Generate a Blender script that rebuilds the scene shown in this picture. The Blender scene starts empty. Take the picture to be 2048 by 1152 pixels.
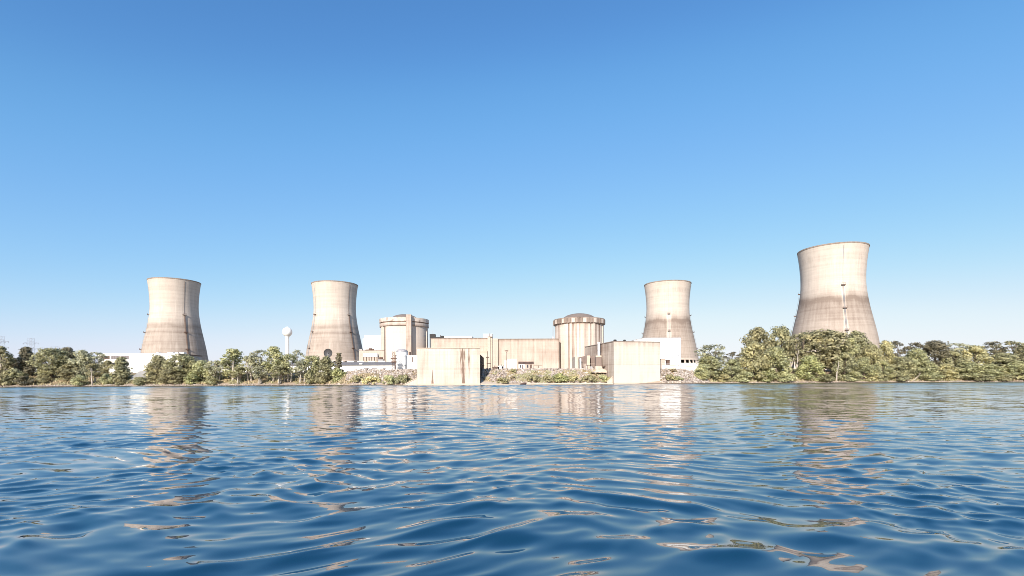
import bpy, math, random
import numpy as np
from mathutils import Vector

sc = bpy.context.scene
COL = sc.collection
R = math.radians

# ------------------------------------------------------------------ camera geometry
F, EYE, PX, PY, ROLL = 1024.0, 1.3, 1024.0, 764.5, 0.005


def at(px, py, Y):
    """Point at depth Y that the photograph shows at pixel (px, py) (2048 px wide)."""
    xx = px - (py - PY) * ROLL
    yy = py + (px - PX) * ROLL
    return Vector(((xx - PX) / F * Y, Y, EYE + (PY - yy) / F * Y))


# ------------------------------------------------------------------ numpy value noise
def vnoise(u, v, seed=0):
    rs = np.random.RandomState(seed)
    tab = rs.rand(256, 256)
    u = np.asarray(u, float) + 1000.0
    v = np.asarray(v, float) + 1000.0
    iu, iv = np.floor(u).astype(int), np.floor(v).astype(int)
    fu, fv = u - iu, v - iv
    fu = fu * fu * (3 - 2 * fu)
    fv = fv * fv * (3 - 2 * fv)
    a = tab[iu % 256, iv % 256]
    b = tab[(iu + 1) % 256, iv % 256]
    c = tab[iu % 256, (iv + 1) % 256]
    d = tab[(iu + 1) % 256, (iv + 1) % 256]
    return (a * (1 - fu) + b * fu) * (1 - fv) + (c * (1 - fu) + d * fu) * fv


def sstep(a, b, x):
    t = np.clip((np.asarray(x, float) - a) / (b - a), 0, 1)
    return t * t * (3 - 2 * t)


# ------------------------------------------------------------------ terrain height
def shore(x):
    inside = 1 - sstep(92, 122, np.abs(np.asarray(x, float) - 4))
    wig = 5.0 * (vnoise(np.asarray(x, float) / 23.0, 0.3, 5) - 0.5) + 2.0 * (vnoise(np.asarray(x, float) / 6.0, 7.3, 6) - 0.5)
    return 308 - 22 * inside + wig * (1 - inside)


def tz(x, y):
    x = np.asarray(x, float)
    y = np.asarray(y, float)
    inside = 1 - sstep(92, 122, np.abs(x - 4))
    d = y - shore(x)
    zc = np.interp(d, [-40, 0, 2.5, 4, 16.5, 3000], [-6, 0, 0.55, 1.0, 8.9, 8.9])
    zs = np.interp(d, [-40, 0, 3, 6, 14, 34, 3000], [-6, 0, 0.7, 1.4, 4.2, 8.6, 8.6])
    bump = (vnoise(x / 9, y / 9, 11) - 0.5) * 1.6 * (1 - inside) * sstep(3, 10, d) + (vnoise(x / 3, y / 3, 12) - 0.5) * 0.4 * sstep(0, 4, d)
    return zc * inside + zs * (1 - inside) + bump


# ------------------------------------------------------------------ objects
def tag(o, label=None, cat=None, group=None, kind=None):
    if label:
        o['label'] = label
    if cat:
        o['category'] = cat
    if group:
        o['group'] = group
    if kind:
        o['kind'] = kind
    return o


def thing(name, label, cat, loc=(0, 0, 0), rotz=0.0, group=None):
    o = bpy.data.objects.new(name, None)
    o.empty_display_size = 1
    COL.objects.link(o)
    o.location = loc
    o.rotation_euler = (0, 0, rotz)
    return tag(o, label, cat, group)


class MB:
    """Collects geometry (root-local coordinates) for ONE mesh object."""

    def __init__(self):
        self.v, self.f, self.s = [], [], []

    def add(self, vs, fs, stain=None):
        n = len(self.v)
        self.v += [tuple(p) for p in vs]
        self.f += [tuple(i + n for i in f) for f in fs]
        self.s += list(stain) if stain is not None else [0.0] * len(vs)
        return self

    def box(self, x0, x1, y0, y1, z0, z1):
        return self.add([(x0, y0, z0), (x1, y0, z0), (x1, y1, z0), (x0, y1, z0), (x0, y0, z1), (x1, y0, z1), (x1, y1, z1), (x0, y1, z1)],
                        [(0, 3, 2, 1), (4, 5, 6, 7), (0, 1, 5, 4), (1, 2, 6, 5), (2, 3, 7, 6), (3, 0, 4, 7)])

    def prism(self, poly, z0, z1):
        """poly: XY points counter-clockwise; z1 may be a list per point."""
        n = len(poly)
        zt = z1 if isinstance(z1, (list, tuple)) else [z1] * n
        vs = [(x, y, z0) for x, y in poly] + [(p[0], p[1], z) for p, z in zip(poly, zt)]
        fs = [tuple(range(n - 1, -1, -1)), tuple(range(n, 2 * n))]
        fs += [(i, (i + 1) % n, n + (i + 1) % n, n + i) for i in range(n)]
        return self.add(vs, fs)

    def side(self, poly, y0, y1):
        """poly: XZ outline extruded along y."""
        n = len(poly)
        vs = [(x, y0, z) for x, z in poly] + [(x, y1, z) for x, z in poly]
        fs = [tuple(range(n)), tuple(range(2 * n - 1, n - 1, -1))]
        fs += [(i, n + i, n + (i + 1) % n, (i + 1) % n) for i in range(n)]
        return self.add(vs, fs)

    def tube(self, pts, radii, n=7):
        pts = [Vector(p) for p in pts]
        vs, fs = [], []
        for i, p in enumerate(pts):
            d = (pts[min(i + 1, len(pts) - 1)] - pts[max(i - 1, 0)]).normalized()
            a = d.cross(Vector((0.3, 0.9, 0.1))).normalized()
            if a.length < 0.1:
                a = d.cross(Vector((1, 0, 0))).normalized()
            b = d.cross(a)
            r = radii[i] if isinstance(radii, (list, tuple)) else radii
            for k in range(n):
                t = 2 * math.pi * k / n
                vs.append(p + a * (r * math.cos(t)) + b * (r * math.sin(t)))
        for i in range(len(pts) - 1):
            for k in range(n):
                fs.append((i * n + k, i * n + (k + 1) % n, (i + 1) * n + (k + 1) % n, (i + 1) * n + k))
        fs.append(tuple(range(n - 1, -1, -1)))
        fs.append(tuple((len(pts) - 1) * n + k for k in range(n)))
        return self.add(vs, fs)

    def lathe(self, prof, n=64, cx=0, cy=0, stain=None, a0=0.0, a1=2 * math.pi):
        """prof: (radius, z) from bottom to top."""
        full = abs(a1 - a0 - 2 * math.pi) < 1e-6
        m = n if full else n + 1
        vs, st = [], []
        for r, z in prof:
            for k in range(m):
                t = a0 + (a1 - a0) * k / n
                vs.append((cx + r * math.cos(t), cy + r * math.sin(t), z))
                st.append(0.0)
        if stain is not None:
            th = np.array([a0 + (a1 - a0) * k / n for k in range(m)])
            T, Z = np.meshgrid(th, np.array([z for _, z in prof]))
            st = list(np.clip(stain(T, Z), -1, 1).ravel())
        fs = []
        for i in range(len(prof) - 1):
            for k in range(n):
                k2 = (k + 1) % m
                fs.append((i * m + k, i * m + k2, (i + 1) * m + k2, (i + 1) * m + k))
        return self.add(vs, fs, st)

    def grid(self, fn, nu, nv, stain=None):
        """fn(u,v)->(x,y,z), u,v in 0..1."""
        vs, st = [], []
        for j in range(nv + 1):
            for i in range(nu + 1):
                vs.append(fn(i / nu, j / nv))
        if stain is not None:
            U, V = np.meshgrid(np.linspace(0, 1, nu + 1), np.linspace(0, 1, nv + 1))
            st = list(np.clip(stain(U, V), -1, 1).ravel())
        else:
            st = None
        fs = [(j * (nu + 1) + i, j * (nu + 1) + i + 1, (j + 1) * (nu + 1) + i + 1, (j + 1) * (nu + 1) + i) for j in range(nv) for i in range(nu)]
        return self.add(vs, fs, st)

    def build(self, name, mat, parent=None, smooth=False, loc=None):
        me = bpy.data.meshes.new(name)
        me.from_pydata(self.v, [], self.f)
        if any(self.s):
            a = me.attributes.new('stain', 'FLOAT', 'POINT')
            a.data.foreach_set('value', np.array(self.s, dtype=np.float32))
        if smooth:
            me.polygons.foreach_set('use_smooth', [True] * len(me.polygons))
        me.materials.append(mat)
        me.update()
        o = bpy.data.objects.new(name, me)
        COL.objects.link(o)
        if parent is not None:
            o.parent = parent
        if loc is not None:
            o.location = loc
        return o


# ------------------------------------------------------------------ materials
def newmat(name):
    m = bpy.data.materials.new(name)
    m.use_nodes = True
    nt = m.node_tree
    return m, nt, nt.nodes['Principled BSDF']


def nd(nt, typ, **kw):
    n = nt.nodes.new(typ)
    for k, v in kw.items():
        setattr(n, k, v)
    return n


def mth(nt, op, a, b=None, clamp=False):
    n = nd(nt, 'ShaderNodeMath', operation=op, use_clamp=clamp)
    for i, s in enumerate((a, b)):
        if s is None:
            continue
        if isinstance(s, (int, float)):
            n.inputs[i].default_value = s
        else:
            nt.links.new(s, n.inputs[i])
    return n.outputs[0]


def mixc(nt, fac, a, b, blend='MIX'):
    n = nd(nt, 'ShaderNodeMix', data_type='RGBA', blend_type=blend)
    for idx, s in ((0, fac), (6, a), (7, b)):
        if isinstance(s, (int, float)):
            n.inputs[idx].default_value = s
        elif isinstance(s, tuple):
            n.inputs[idx].default_value = (*s, 1)
        else:
            nt.links.new(s, n.inputs[idx])
    return n.outputs[2]


def noise(nt, vec, scale, sx=1, sy=1, sz=1, detail=3, rough=0.55):
    mp = nd(nt, 'ShaderNodeMapping')
    mp.inputs['Scale'].default_value = (sx, sy, sz)
    nt.links.new(vec, mp.inputs['Vector'])
    n = nd(nt, 'ShaderNodeTexNoise')
    n.inputs['Scale'].default_value = scale
    n.inputs['Detail'].default_value = detail
    n.inputs['Roughness'].default_value = rough
    nt.links.new(mp.outputs[0], n.inputs['Vector'])
    return n


def ramp(nt, fac, stops):
    n = nd(nt, 'ShaderNodeValToRGB')
    el = n.color_ramp.elements
    while len(el) < len(stops):
        el.new(0.5)
    for e, (p, c) in zip(el, stops):
        e.position = p
        e.color = (*c, 1) if len(c) == 3 else c
    nt.links.new(fac, n.inputs[0])
    return n.outputs[0]


def concrete(name, base, dark, streak=0.35, lift=0.25, blotch=0.3, stain=1.0, rnd=False, panel=3.0, light=None):
    """Weathered concrete: blotches, vertical run-off streaks, horizontal pour lines and the mesh's own 'stain' map."""
    m, nt, b = newmat(name)
    tc = nd(nt, 'ShaderNodeTexCoord').outputs['Object']
    bl = noise(nt, tc, 0.09, detail=5).outputs['Fac']
    stv = noise(nt, tc, 0.55, 1, 1, 0.06, detail=4, rough=0.65).outputs['Fac']
    lf = noise(nt, tc, 0.5, 0.02, 0.02, 1.0, detail=3, rough=0.7).outputs['Fac']
    fine = noise(nt, tc, 1.6, detail=4, rough=0.7).outputs['Fac']
    f1 = mth(nt, 'MULTIPLY', ramp(nt, bl, [(0.35, (0, 0, 0)), (0.75, (1, 1, 1))]), blotch)
    f2 = mth(nt, 'MULTIPLY', ramp(nt, stv, [(0.42, (0, 0, 0)), (0.72, (1, 1, 1))]), streak)
    f3 = mth(nt, 'MULTIPLY', ramp(nt, lf, [(0.45, (0, 0, 0)), (0.7, (1, 1, 1))]), lift)
    f4 = mth(nt, 'MULTIPLY', mth(nt, 'SUBTRACT', fine, 0.5), 0.35)
    at_ = nd(nt, 'ShaderNodeAttribute', attribute_name='stain')
    s = mth(nt, 'MULTIPLY', at_.outputs['Fac'], stain)
    # thin pour joints
    sep = nd(nt, 'ShaderNodeSeparateXYZ')
    nt.links.new(tc, sep.inputs[0])
    zf = mth(nt, 'FRACT', mth(nt, 'DIVIDE', sep.outputs[2], panel))
    jl = mth(nt, 'MULTIPLY', mth(nt, 'LESS_THAN', zf, 0.12), 0.04)
    tot = mth(nt, 'ADD', mth(nt, 'ADD', mth(nt, 'ADD', f1, f2), mth(nt, 'ADD', f3, f4)), mth(nt, 'ADD', s, jl), clamp=True)
    c = mixc(nt, tot, base, dark)
    nt.links.new(c, b.inputs['Base Color'])
    b.inputs['Roughness'].default_value = 0.9
    b.inputs['Specular IOR Level'].default_value = 0.2
    bp = nd(nt, 'ShaderNodeBump')
    bp.inputs['Strength'].default_value = 0.25
    bp.inputs['Distance'].default_value = 0.15
    nt.links.new(fine, bp.inputs['Height'])
    nt.links.new(bp.outputs[0], b.inputs['Normal'])
    return m


def plain(name, col, rough=0.6, metal=0.0, var=0.18, scale=0.6, spec=0.3, corr=None):
    """Painted or metal surface with dirt; corr = spacing of vertical corrugation."""
    m, nt, b = newmat(name)
    tc = nd(nt, 'ShaderNodeTexCoord').outputs['Object']
    n1 = noise(nt, tc, scale, 1, 1, 0.25, detail=5, rough=0.65).outputs['Fac']
    dark = tuple(c * (1 - 2.2 * var) for c in col)
    fac = ramp(nt, n1, [(0.35, (0, 0, 0)), (0.75, (1, 1, 1))])
    c = mixc(nt, fac, col, dark)
    nt.links.new(c, b.inputs['Base Color'])
    b.inputs['Roughness'].default_value = rough
    b.inputs['Metallic'].default_value = metal
    b.inputs['Specular IOR Level'].default_value = spec
    if corr:
        sep = nd(nt, 'ShaderNodeSeparateXYZ')
        nt.links.new(tc, sep.inputs[0])
        s = mth(nt, 'SINE', mth(nt, 'MULTIPLY', mth(nt, 'ADD', sep.outputs[0], sep.outputs[1]), 6.283 / corr))
        bp = nd(nt, 'ShaderNodeBump')
        bp.inputs['Strength'].default_value = 0.6
        bp.inputs['Distance'].default_value = 0.1
        nt.links.new(s, bp.inputs['Height'])
        nt.links.new(bp.outputs[0], b.inputs['Normal'])
    return m


def foliage(name):
    m, nt, b = newmat(name)
    oi = nd(nt, 'ShaderNodeObjectInfo')
    ge = nd(nt, 'ShaderNodeNewGeometry')
    leaf = nd(nt, 'ShaderNodeAttribute', attribute_name='leaf')
    base = oi.outputs['Color']
    dark = mixc(nt, 1.0, base, (0.55, 0.55, 0.5), 'MULTIPLY')
    lite = mixc(nt, 1.0, base, (1.55, 1.5, 1.35), 'MULTIPLY')
    c1 = mixc(nt, leaf.outputs['Fac'], dark, lite)
    pn = noise(nt, ge.outputs['Position'], 0.25, detail=2).outputs['Fac']
    c2 = mixc(nt, ramp(nt, pn, [(0.4, (0, 0, 0)), (0.65, (1, 1, 1))]), c1, mixc(nt, 1.0, c1, (1.12, 1.07, 0.95), 'MULTIPLY'))
    nt.links.new(c2, b.inputs['Base Color'])
    b.inputs['Roughness'].default_value = 0.55
    b.inputs['Specular IOR Level'].default_value = 0.3
    tr = nd(nt, 'ShaderNodeBsdfTranslucent')
    nt.links.new(c2, tr.inputs['Color'])
    mx = nd(nt, 'ShaderNodeMixShader')
    mx.inputs[0].default_value = 0.42
    nt.links.new(b.outputs[0], mx.inputs[1])
    nt.links.new(tr.outputs[0], mx.inputs[2])
    nt.links.new(mx.outputs[0], nt.nodes['Material Output'].inputs['Surface'])
    return m


M = {}
M['tower'] = concrete('tower_concrete', (0.62, 0.53, 0.445), (0.24, 0.185, 0.148), streak=0.13, lift=0.16, blotch=0.16, panel=4.0)
M['wall'] = concrete('wall_concrete', (0.60, 0.505, 0.42), (0.28, 0.20, 0.155), streak=0.30, lift=0.12, blotch=0.28, panel=4.5)
M['pump'] = concrete('pumphouse_concrete', (0.61, 0.52, 0.43), (0.20, 0.135, 0.10), streak=0.22, lift=0.12, blotch=0.22, panel=6.0)
M['drum'] = concrete('drum_concrete', (0.64, 0.55, 0.465), (0.23, 0.155, 0.12), streak=0.22, lift=0.08, blotch=0.15, panel=5.0)
M['ring'] = concrete('ring_concrete', (0.36, 0.285, 0.235), (0.12, 0.085, 0.065), streak=0.5, lift=0.25, blotch=0.3, panel=2.5)
M['dome'] = concrete('dome_concrete', (0.24, 0.19, 0.16), (0.12, 0.09, 0.075), streak=0.2, lift=0.2, blotch=0.3)
M['slab'] = concrete('slab_concrete', (0.60, 0.50, 0.39), (0.30, 0.22, 0.16), streak=0.1, lift=0.2, blotch=0.4)
M['shadow_wall'] = concrete('shaded_concrete', (0.26, 0.20, 0.17), (0.12, 0.085, 0.07), streak=0.4, lift=0.2, blotch=0.4)  # dark brown concrete with the shade of annex and tank painted in
M['grey_slab'] = concrete('grey_concrete', (0.36, 0.35, 0.34), (0.16, 0.15, 0.14), streak=0.3, lift=0.2, blotch=0.4)
M['white'] = plain('white_cladding', (0.82, 0.80, 0.76), 0.6, var=0.06, corr=1.2)
M['white_paint'] = plain('white_paint', (0.84, 0.83, 0.80), 0.45, var=0.05)
M['cream'] = plain('cream_render', (0.82, 0.78, 0.68), 0.7, var=0.05)
M['grey_roof'] = plain('grey_roof', (0.21, 0.20, 0.20), 0.85, var=0.12, corr=0.8)
M['grey_and_shaded'] = plain('grey_and_shaded_cladding', (0.40, 0.38, 0.38), 0.6, var=0.1, corr=1.2)  # plain grey for small kit; painted shade on the office end wall
M['dark'] = plain('dark_metal_and_shade', (0.035, 0.03, 0.028), 0.6, var=0.2)  # dark metal parts; also paints the pump house side that lies in shade
M['opening'] = plain('dark_opening', (0.018, 0.015, 0.014), 0.8, var=0.2)
M['brown'] = plain('brown_metal', (0.13, 0.085, 0.065), 0.7, var=0.2)
M['rust'] = plain('rusty_steel', (0.16, 0.095, 0.07), 0.75, var=0.25)
M['steel'] = plain('galvanised_steel', (0.42, 0.44, 0.47), 0.5, 0.3, var=0.12)
M['pylon'] = plain('hazy_pylon_steel', (0.36, 0.40, 0.46), 0.55, 0.2, var=0.1)  # steel tinted grey-blue to paint in distance haze
M['glass'] = plain('window_glass', (0.07, 0.07, 0.075), 0.12, var=0.15, spec=0.6)
M['blind'] = plain('window_blind', (0.27, 0.24, 0.235), 0.4, var=0.15)
M['beige'] = plain('beige_panel', (0.55, 0.45, 0.37), 0.7, var=0.12)
M['bark'] = plain('bark', (0.20, 0.155, 0.12), 0.9, var=0.25, scale=1.5)
M['pale_bark'] = plain('pale_bark', (0.52, 0.46, 0.38), 0.9, var=0.22, scale=1.5)
M['drift'] = plain('driftwood', (0.58, 0.50, 0.42), 0.9, var=0.2, scale=1.5)
M['leaf'] = foliage('foliage')


def terrain_mat():
    m, nt, b = newmat('terrain')
    po = nd(nt, 'ShaderNodeNewGeometry').outputs['Position']
    n1 = noise(nt, po, 0.12, detail=6, rough=0.65).outputs['Fac']
    n2 = noise(nt, po, 0.9, detail=4, rough=0.7).outputs['Fac']
    sep = nd(nt, 'ShaderNodeSeparateXYZ')
    nt.links.new(po, sep.inputs[0])
    soil = mixc(nt, ramp(nt, n2, [(0.35, (0, 0, 0)), (0.65, (1, 1, 1))]), (0.50, 0.38, 0.28), (0.27, 0.18, 0.115))
    grass = mixc(nt, n2, (0.34, 0.27, 0.14), (0.18, 0.15, 0.075))
    land = mixc(nt, ramp(nt, n1, [(0.42, (0, 0, 0)), (0.58, (1, 1, 1))]), soil, grass)
    beach = mixc(nt, n2, (0.52, 0.42, 0.32), (0.36, 0.27, 0.20))
    wet = mixc(nt, n2, (0.10, 0.075, 0.06), (0.06, 0.045, 0.035))
    z = mth(nt, 'ADD', sep.outputs[2], mth(nt, 'MULTIPLY', mth(nt, 'SUBTRACT', n2, 0.5), 0.5))
    c = mixc(nt, ramp(nt, mth(nt, 'DIVIDE', z, 4.0), [(0.3, (0, 0, 0)), (0.55, (1, 1, 1))]), beach, land)
    c = mixc(nt, mth(nt, 'LESS_THAN', sep.outputs[2], 0.22), c, wet)
    nt.links.new(c, b.inputs['Base Color'])
    b.inputs['Roughness'].default_value = 0.95
    b.inputs['Specular IOR Level'].default_value = 0.1
    bp = nd(nt, 'ShaderNodeBump')
    bp.inputs['Distance'].default_value = 0.3
    nt.links.new(n2, bp.inputs['Height'])
    nt.links.new(bp.outputs[0], b.inputs['Normal'])
    return m


def stone_mat():
    m, nt, b = newmat('riprap_stone')
    po = nd(nt, 'ShaderNodeNewGeometry')
    n2 = noise(nt, po.outputs['Position'], 0.8, detail=4, rough=0.7).outputs['Fac']
    ri = po.outputs['Random Per Island']
    c0 = ramp(nt, ri, [(0.0, (0.24, 0.195, 0.16)), (0.35, (0.41, 0.345, 0.29)), (0.75, (0.52, 0.45, 0.385)), (1.0, (0.62, 0.55, 0.48))])
    c = mixc(nt, ramp(nt, n2, [(0.4, (0, 0, 0)), (0.7, (1, 1, 1))]), c0, mixc(nt, 1.0, c0, (0.6, 0.55, 0.5), 'MULTIPLY'))
    nt.links.new(c, b.inputs['Base Color'])
    b.inputs['Roughness'].default_value = 0.9
    return m


def grass_mat():
    m, nt, b = newmat('bank_grass')
    po = nd(nt, 'ShaderNodeNewGeometry')
    n1 = noise(nt, po.outputs['Position'], 0.15, detail=3).outputs['Fac']
    ri = po.outputs['Random Per Island']
    a = mixc(nt, ri, (0.32, 0.25, 0.13), (0.52, 0.41, 0.25))
    g = mixc(nt, ri, (0.28, 0.27, 0.14), (0.44, 0.41, 0.23))
    c = mixc(nt, ramp(nt, n1, [(0.42, (0, 0, 0)), (0.58, (1, 1, 1))]), a, g)
    nt.links.new(c, b.inputs['Base Color'])
    b.inputs['Roughness'].default_value = 0.8
    return m


def water_mat():
    m, nt, b = newmat('river_water')
    ge = nd(nt, 'ShaderNodeNewGeometry')
    po = ge.outputs['Position']
    sep = nd(nt, 'ShaderNodeSeparateXYZ')
    nt.links.new(po, sep.inputs[0])
    Y = sep.outputs[1]

    def fade(a, bb):
        n = nd(nt, 'ShaderNodeMapRange', interpolation_type='SMOOTHSTEP')
        nt.links.new(Y, n.inputs[0])
        n.inputs[1].default_value = a
        n.inputs[2].default_value = bb
        return n.outputs[0]

    def slope(scale, sx, sy, k, det=1.0, lean=0):
        n = noise(nt, po, scale, sx, sy, 1, detail=det)
        v = nd(nt, 'ShaderNodeVectorMath', operation='SUBTRACT')
        nt.links.new(n.outputs['Color'], v.inputs[0])
        v.inputs[1].default_value = (0.5, 0.5, 0.5)
        if lean:
            sp = nd(nt, 'ShaderNodeSeparateXYZ')
            nt.links.new(v.outputs[0], sp.inputs[0])
            cb = nd(nt, 'ShaderNodeCombineXYZ')
            nt.links.new(sp.outputs[0], cb.inputs[0])
            nt.links.new(mth(nt, 'MULTIPLY', mth(nt, 'ABSOLUTE', sp.outputs[1]), -lean), cb.inputs[1])
            v = cb
        w = nd(nt, 'ShaderNodeVectorMath', operation='MULTIPLY')
        nt.links.new(v.outputs[0], w.inputs[0])
        s = nd(nt, 'ShaderNodeCombineXYZ')
        for i in range(2):
            if isinstance(k, (int, float)):
                s.inputs[i].default_value = k * (0.7 if i == 0 else 1)
            else:
                nt.links.new(mth(nt, 'MULTIPLY', k, 0.7 if i == 0 else 1.0), s.inputs[i])
        nt.links.new(s.outputs[0], w.inputs[1])
        return w.outputs[0]

    gust = noise(nt, po, 1.0, 0.006, 0.03, 1, detail=3).outputs['Fac']
    gm = nd(nt, 'ShaderNodeMapRange')
    nt.links.new(gust, gm.inputs[0])
    gm.inputs[1].default_value, gm.inputs[2].default_value = 0.35, 0.65
    gm.inputs[3].default_value, gm.inputs[4].default_value = 0.6, 1.35
    g = gm.outputs[0]
    parts = [
        slope(1.0, 0.14, 0.020, mth(nt, 'MULTIPLY', fade(90, 200), 0.44), det=2.0, lean=1.2),
        slope(1.0, 0.34, 0.060, mth(nt, 'MULTIPLY', fade(38, 90), 0.40), det=2.0, lean=1.1),
        slope(1.0, 0.65, 0.200, mth(nt, 'MULTIPLY', fade(12, 40), 0.22), det=2.0, lean=0.9),
        slope(1.0, 0.8, 0.9, mth(nt, 'MULTIPLY', mth(nt, 'MULTIPLY', fade(10, 36), 0.13), g), lean=0.5),
        slope(3.0, 0.7, 1.0, mth(nt, 'MULTIPLY', mth(nt, 'MULTIPLY', fade(6, 24), 0.11), g), lean=0.6),
        slope(9.0, 0.8, 1.0, mth(nt, 'ADD', mth(nt, 'MULTIPLY', fade(4, 14), 0.05), 0.010)),
    ]
    acc = ge.outputs['Normal']
    for p in parts:
        v = nd(nt, 'ShaderNodeVectorMath', operation='ADD')
        nt.links.new(acc, v.inputs[0])
        nt.links.new(p, v.inputs[1])
        acc = v.outputs[0]
    nn = nd(nt, 'ShaderNodeVectorMath', operation='NORMALIZE')
    nt.links.new(acc, nn.inputs[0])
    nt.links.new(nn.outputs[0], b.inputs['Normal'])
    b.inputs['Base Color'].default_value = (0.0005, 0.030, 0.058, 1)
    b.inputs['Roughness'].default_value = 0.03
    b.inputs['IOR'].default_value = 2.3
    b.inputs['Specular IOR Level'].default_value = 0.5
    return m


# ------------------------------------------------------------------ the land
def land():
    xs = np.unique(np.concatenate([np.linspace(-700, 700, 561), np.linspace(-3500, -700, 20), np.linspace(700, 3500, 20)]))
    ys = np.unique(np.concatenate([np.linspace(262, 352, 61), np.linspace(352, 700, 40), np.geomspace(700, 9000, 20)]))
    X, Yy = np.meshgrid(xs, ys)
    Z = tz(X, Yy)
    mb = MB()
    nx = len(xs)
    mb.v = list(zip(X.ravel(), Yy.ravel(), Z.ravel()))
    mb.s = [0.0] * len(mb.v)
    mb.f = [(j * nx + i, j * nx + i + 1, (j + 1) * nx + i + 1, (j + 1) * nx + i) for j in range(len(ys) - 1) for i in range(nx - 1)]
    o = mb.build('terrain', terrain_mat(), smooth=True)
    tag(o, kind='structure')


# ------------------------------------------------------------------ the river: real waves near, finer wavelets in the material farther out
def river():
    rs = np.random.RandomState(5)
    v = np.concatenate([np.arange(3.55, 30, 0.5), np.arange(30, 120, 0.7), np.arange(120, 470, 0.9), np.geomspace(470, 1500, 40)])
    ys = EYE * F / v
    ys = ys[::-1]
    nu = 1100
    u = np.linspace(-1.28, 1.28, nu)
    Yg = np.repeat(ys[:, None], nu, 1)
    Xg = u[None, :] * (Yg + 1.2)
    dy = np.gradient(ys)[:, None]
    Z = np.zeros_like(Xg)
    DX = np.zeros_like(Xg)
    DY = np.zeros_like(Xg)
    # gentle domain warp so that crests wander
    wx = Xg + 0.5 * np.sin(0.9 * Yg + 0.3 * Xg) + 0.35 * np.sin(0.53 * Xg - 0.7 * Yg + 1.0)
    wy = Yg + 0.4 * np.sin(0.7 * Xg + 0.25 * Yg + 2.0) + 0.25 * np.sin(1.3 * Xg - 0.4 * Yg)
    N = 170
    env = 0.25 + 1.5 * (0.6 * vnoise(Xg / 3.1, Yg / 2.3, 91) + 0.4 * vnoise(Xg / 7.3 + 3, Yg / 5.1, 92))
    env2 = 0.4 + 1.2 * vnoise(Xg / 1.3, Yg / 1.6, 93)
    for i in range(N):
        lam = 0.14 * (1.9 / 0.14) ** ((i + rs.rand()) / N)
        k = 2 * math.pi / lam
        th = math.pi / 2 + R(rs.normal(0, 48)) + R(-2)
        peak = math.exp(-0.5 * (math.log(lam / 0.52) / 0.62) ** 2)
        s = 0.0150 * peak * (0.6 + 0.8 * rs.rand()) + 0.0010
        a = s / k
        ph = rs.rand() * 6.283
        kx, ky = k * math.cos(th), k * math.sin(th)
        # waves too short for the local row spacing fade out of the mesh
        e_ = env2 if lam < 0.6 else env
        att = e_ * np.clip((lam * max(abs(math.sin(th)), 0.3) / dy - 1.6) / 2.4, 0, 1)
        phs = kx * wx + ky * wy + ph
        Z += a * att * np.sin(phs)
        c = a * att * np.cos(phs) * 0.9
        DX += c * math.cos(th)
        DY += c * math.sin(th)
    Xg = Xg + DX
    Yg2 = Yg + DY
    nr = len(ys)
    co = np.stack([Xg, Yg2, Z], -1).reshape(-1, 3).astype(np.float32)
    ii = np.arange(nr * nu).reshape(nr, nu)
    quads = np.stack([ii[:-1, :-1], ii[:-1, 1:], ii[1:, 1:], ii[1:, :-1]], -1).reshape(-1, 4)
    # wide skirt so that the river goes on beside and behind the camera
    me = bpy.data.meshes.new('river')
    me.vertices.add(len(co))
    me.vertices.foreach_set('co', co.ravel())
    nq = len(quads)
    me.loops.add(nq * 4)
    me.loops.foreach_set('vertex_index', quads.ravel().astype(np.int32))
    me.polygons.add(nq)
    me.polygons.foreach_set('loop_start', np.arange(0, nq * 4, 4, dtype=np.int32))
    me.polygons.foreach_set('loop_total', np.full(nq, 4, dtype=np.int32))
    me.polygons.foreach_set('use_smooth', np.ones(nq, dtype=bool))
    me.update(calc_edges=True)
    me.validate()
    me.materials.append(water_mat())
    o = bpy.data.objects.new('river', me)
    COL.objects.link(o)
    tag(o, kind='structure')


# ------------------------------------------------------------------ cooling towers
PROF = [(33.6, 27), (32.7, 30), (31.75, 36.6), (30.6, 43.5), (29.2, 50.3), (27.75, 57.2), (26.3, 64), (25.15, 70.9), (24.15, 77.8), (23.5, 84), (23.35, 90),
        (23.6, 98), (24.4, 107.5), (25.3, 114), (25.75, 117)]


def prof_r(z):
    zs = np.array([p[1] for p in PROF])
    rr = np.array([p[0] for p in PROF])
    # smooth: cubic through neighbours by convolving a dense linear fit
    d = np.linspace(27, 117, 600)
    l = np.interp(d, zs, rr)
    pad = np.concatenate([2 * l[0] - l[1:26][::-1], l, 2 * l[-1] - l[-26:-1][::-1]])
    sm = np.convolve(pad, np.ones(51) / 51, 'valid')
    return np.interp(z, d, sm)


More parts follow.
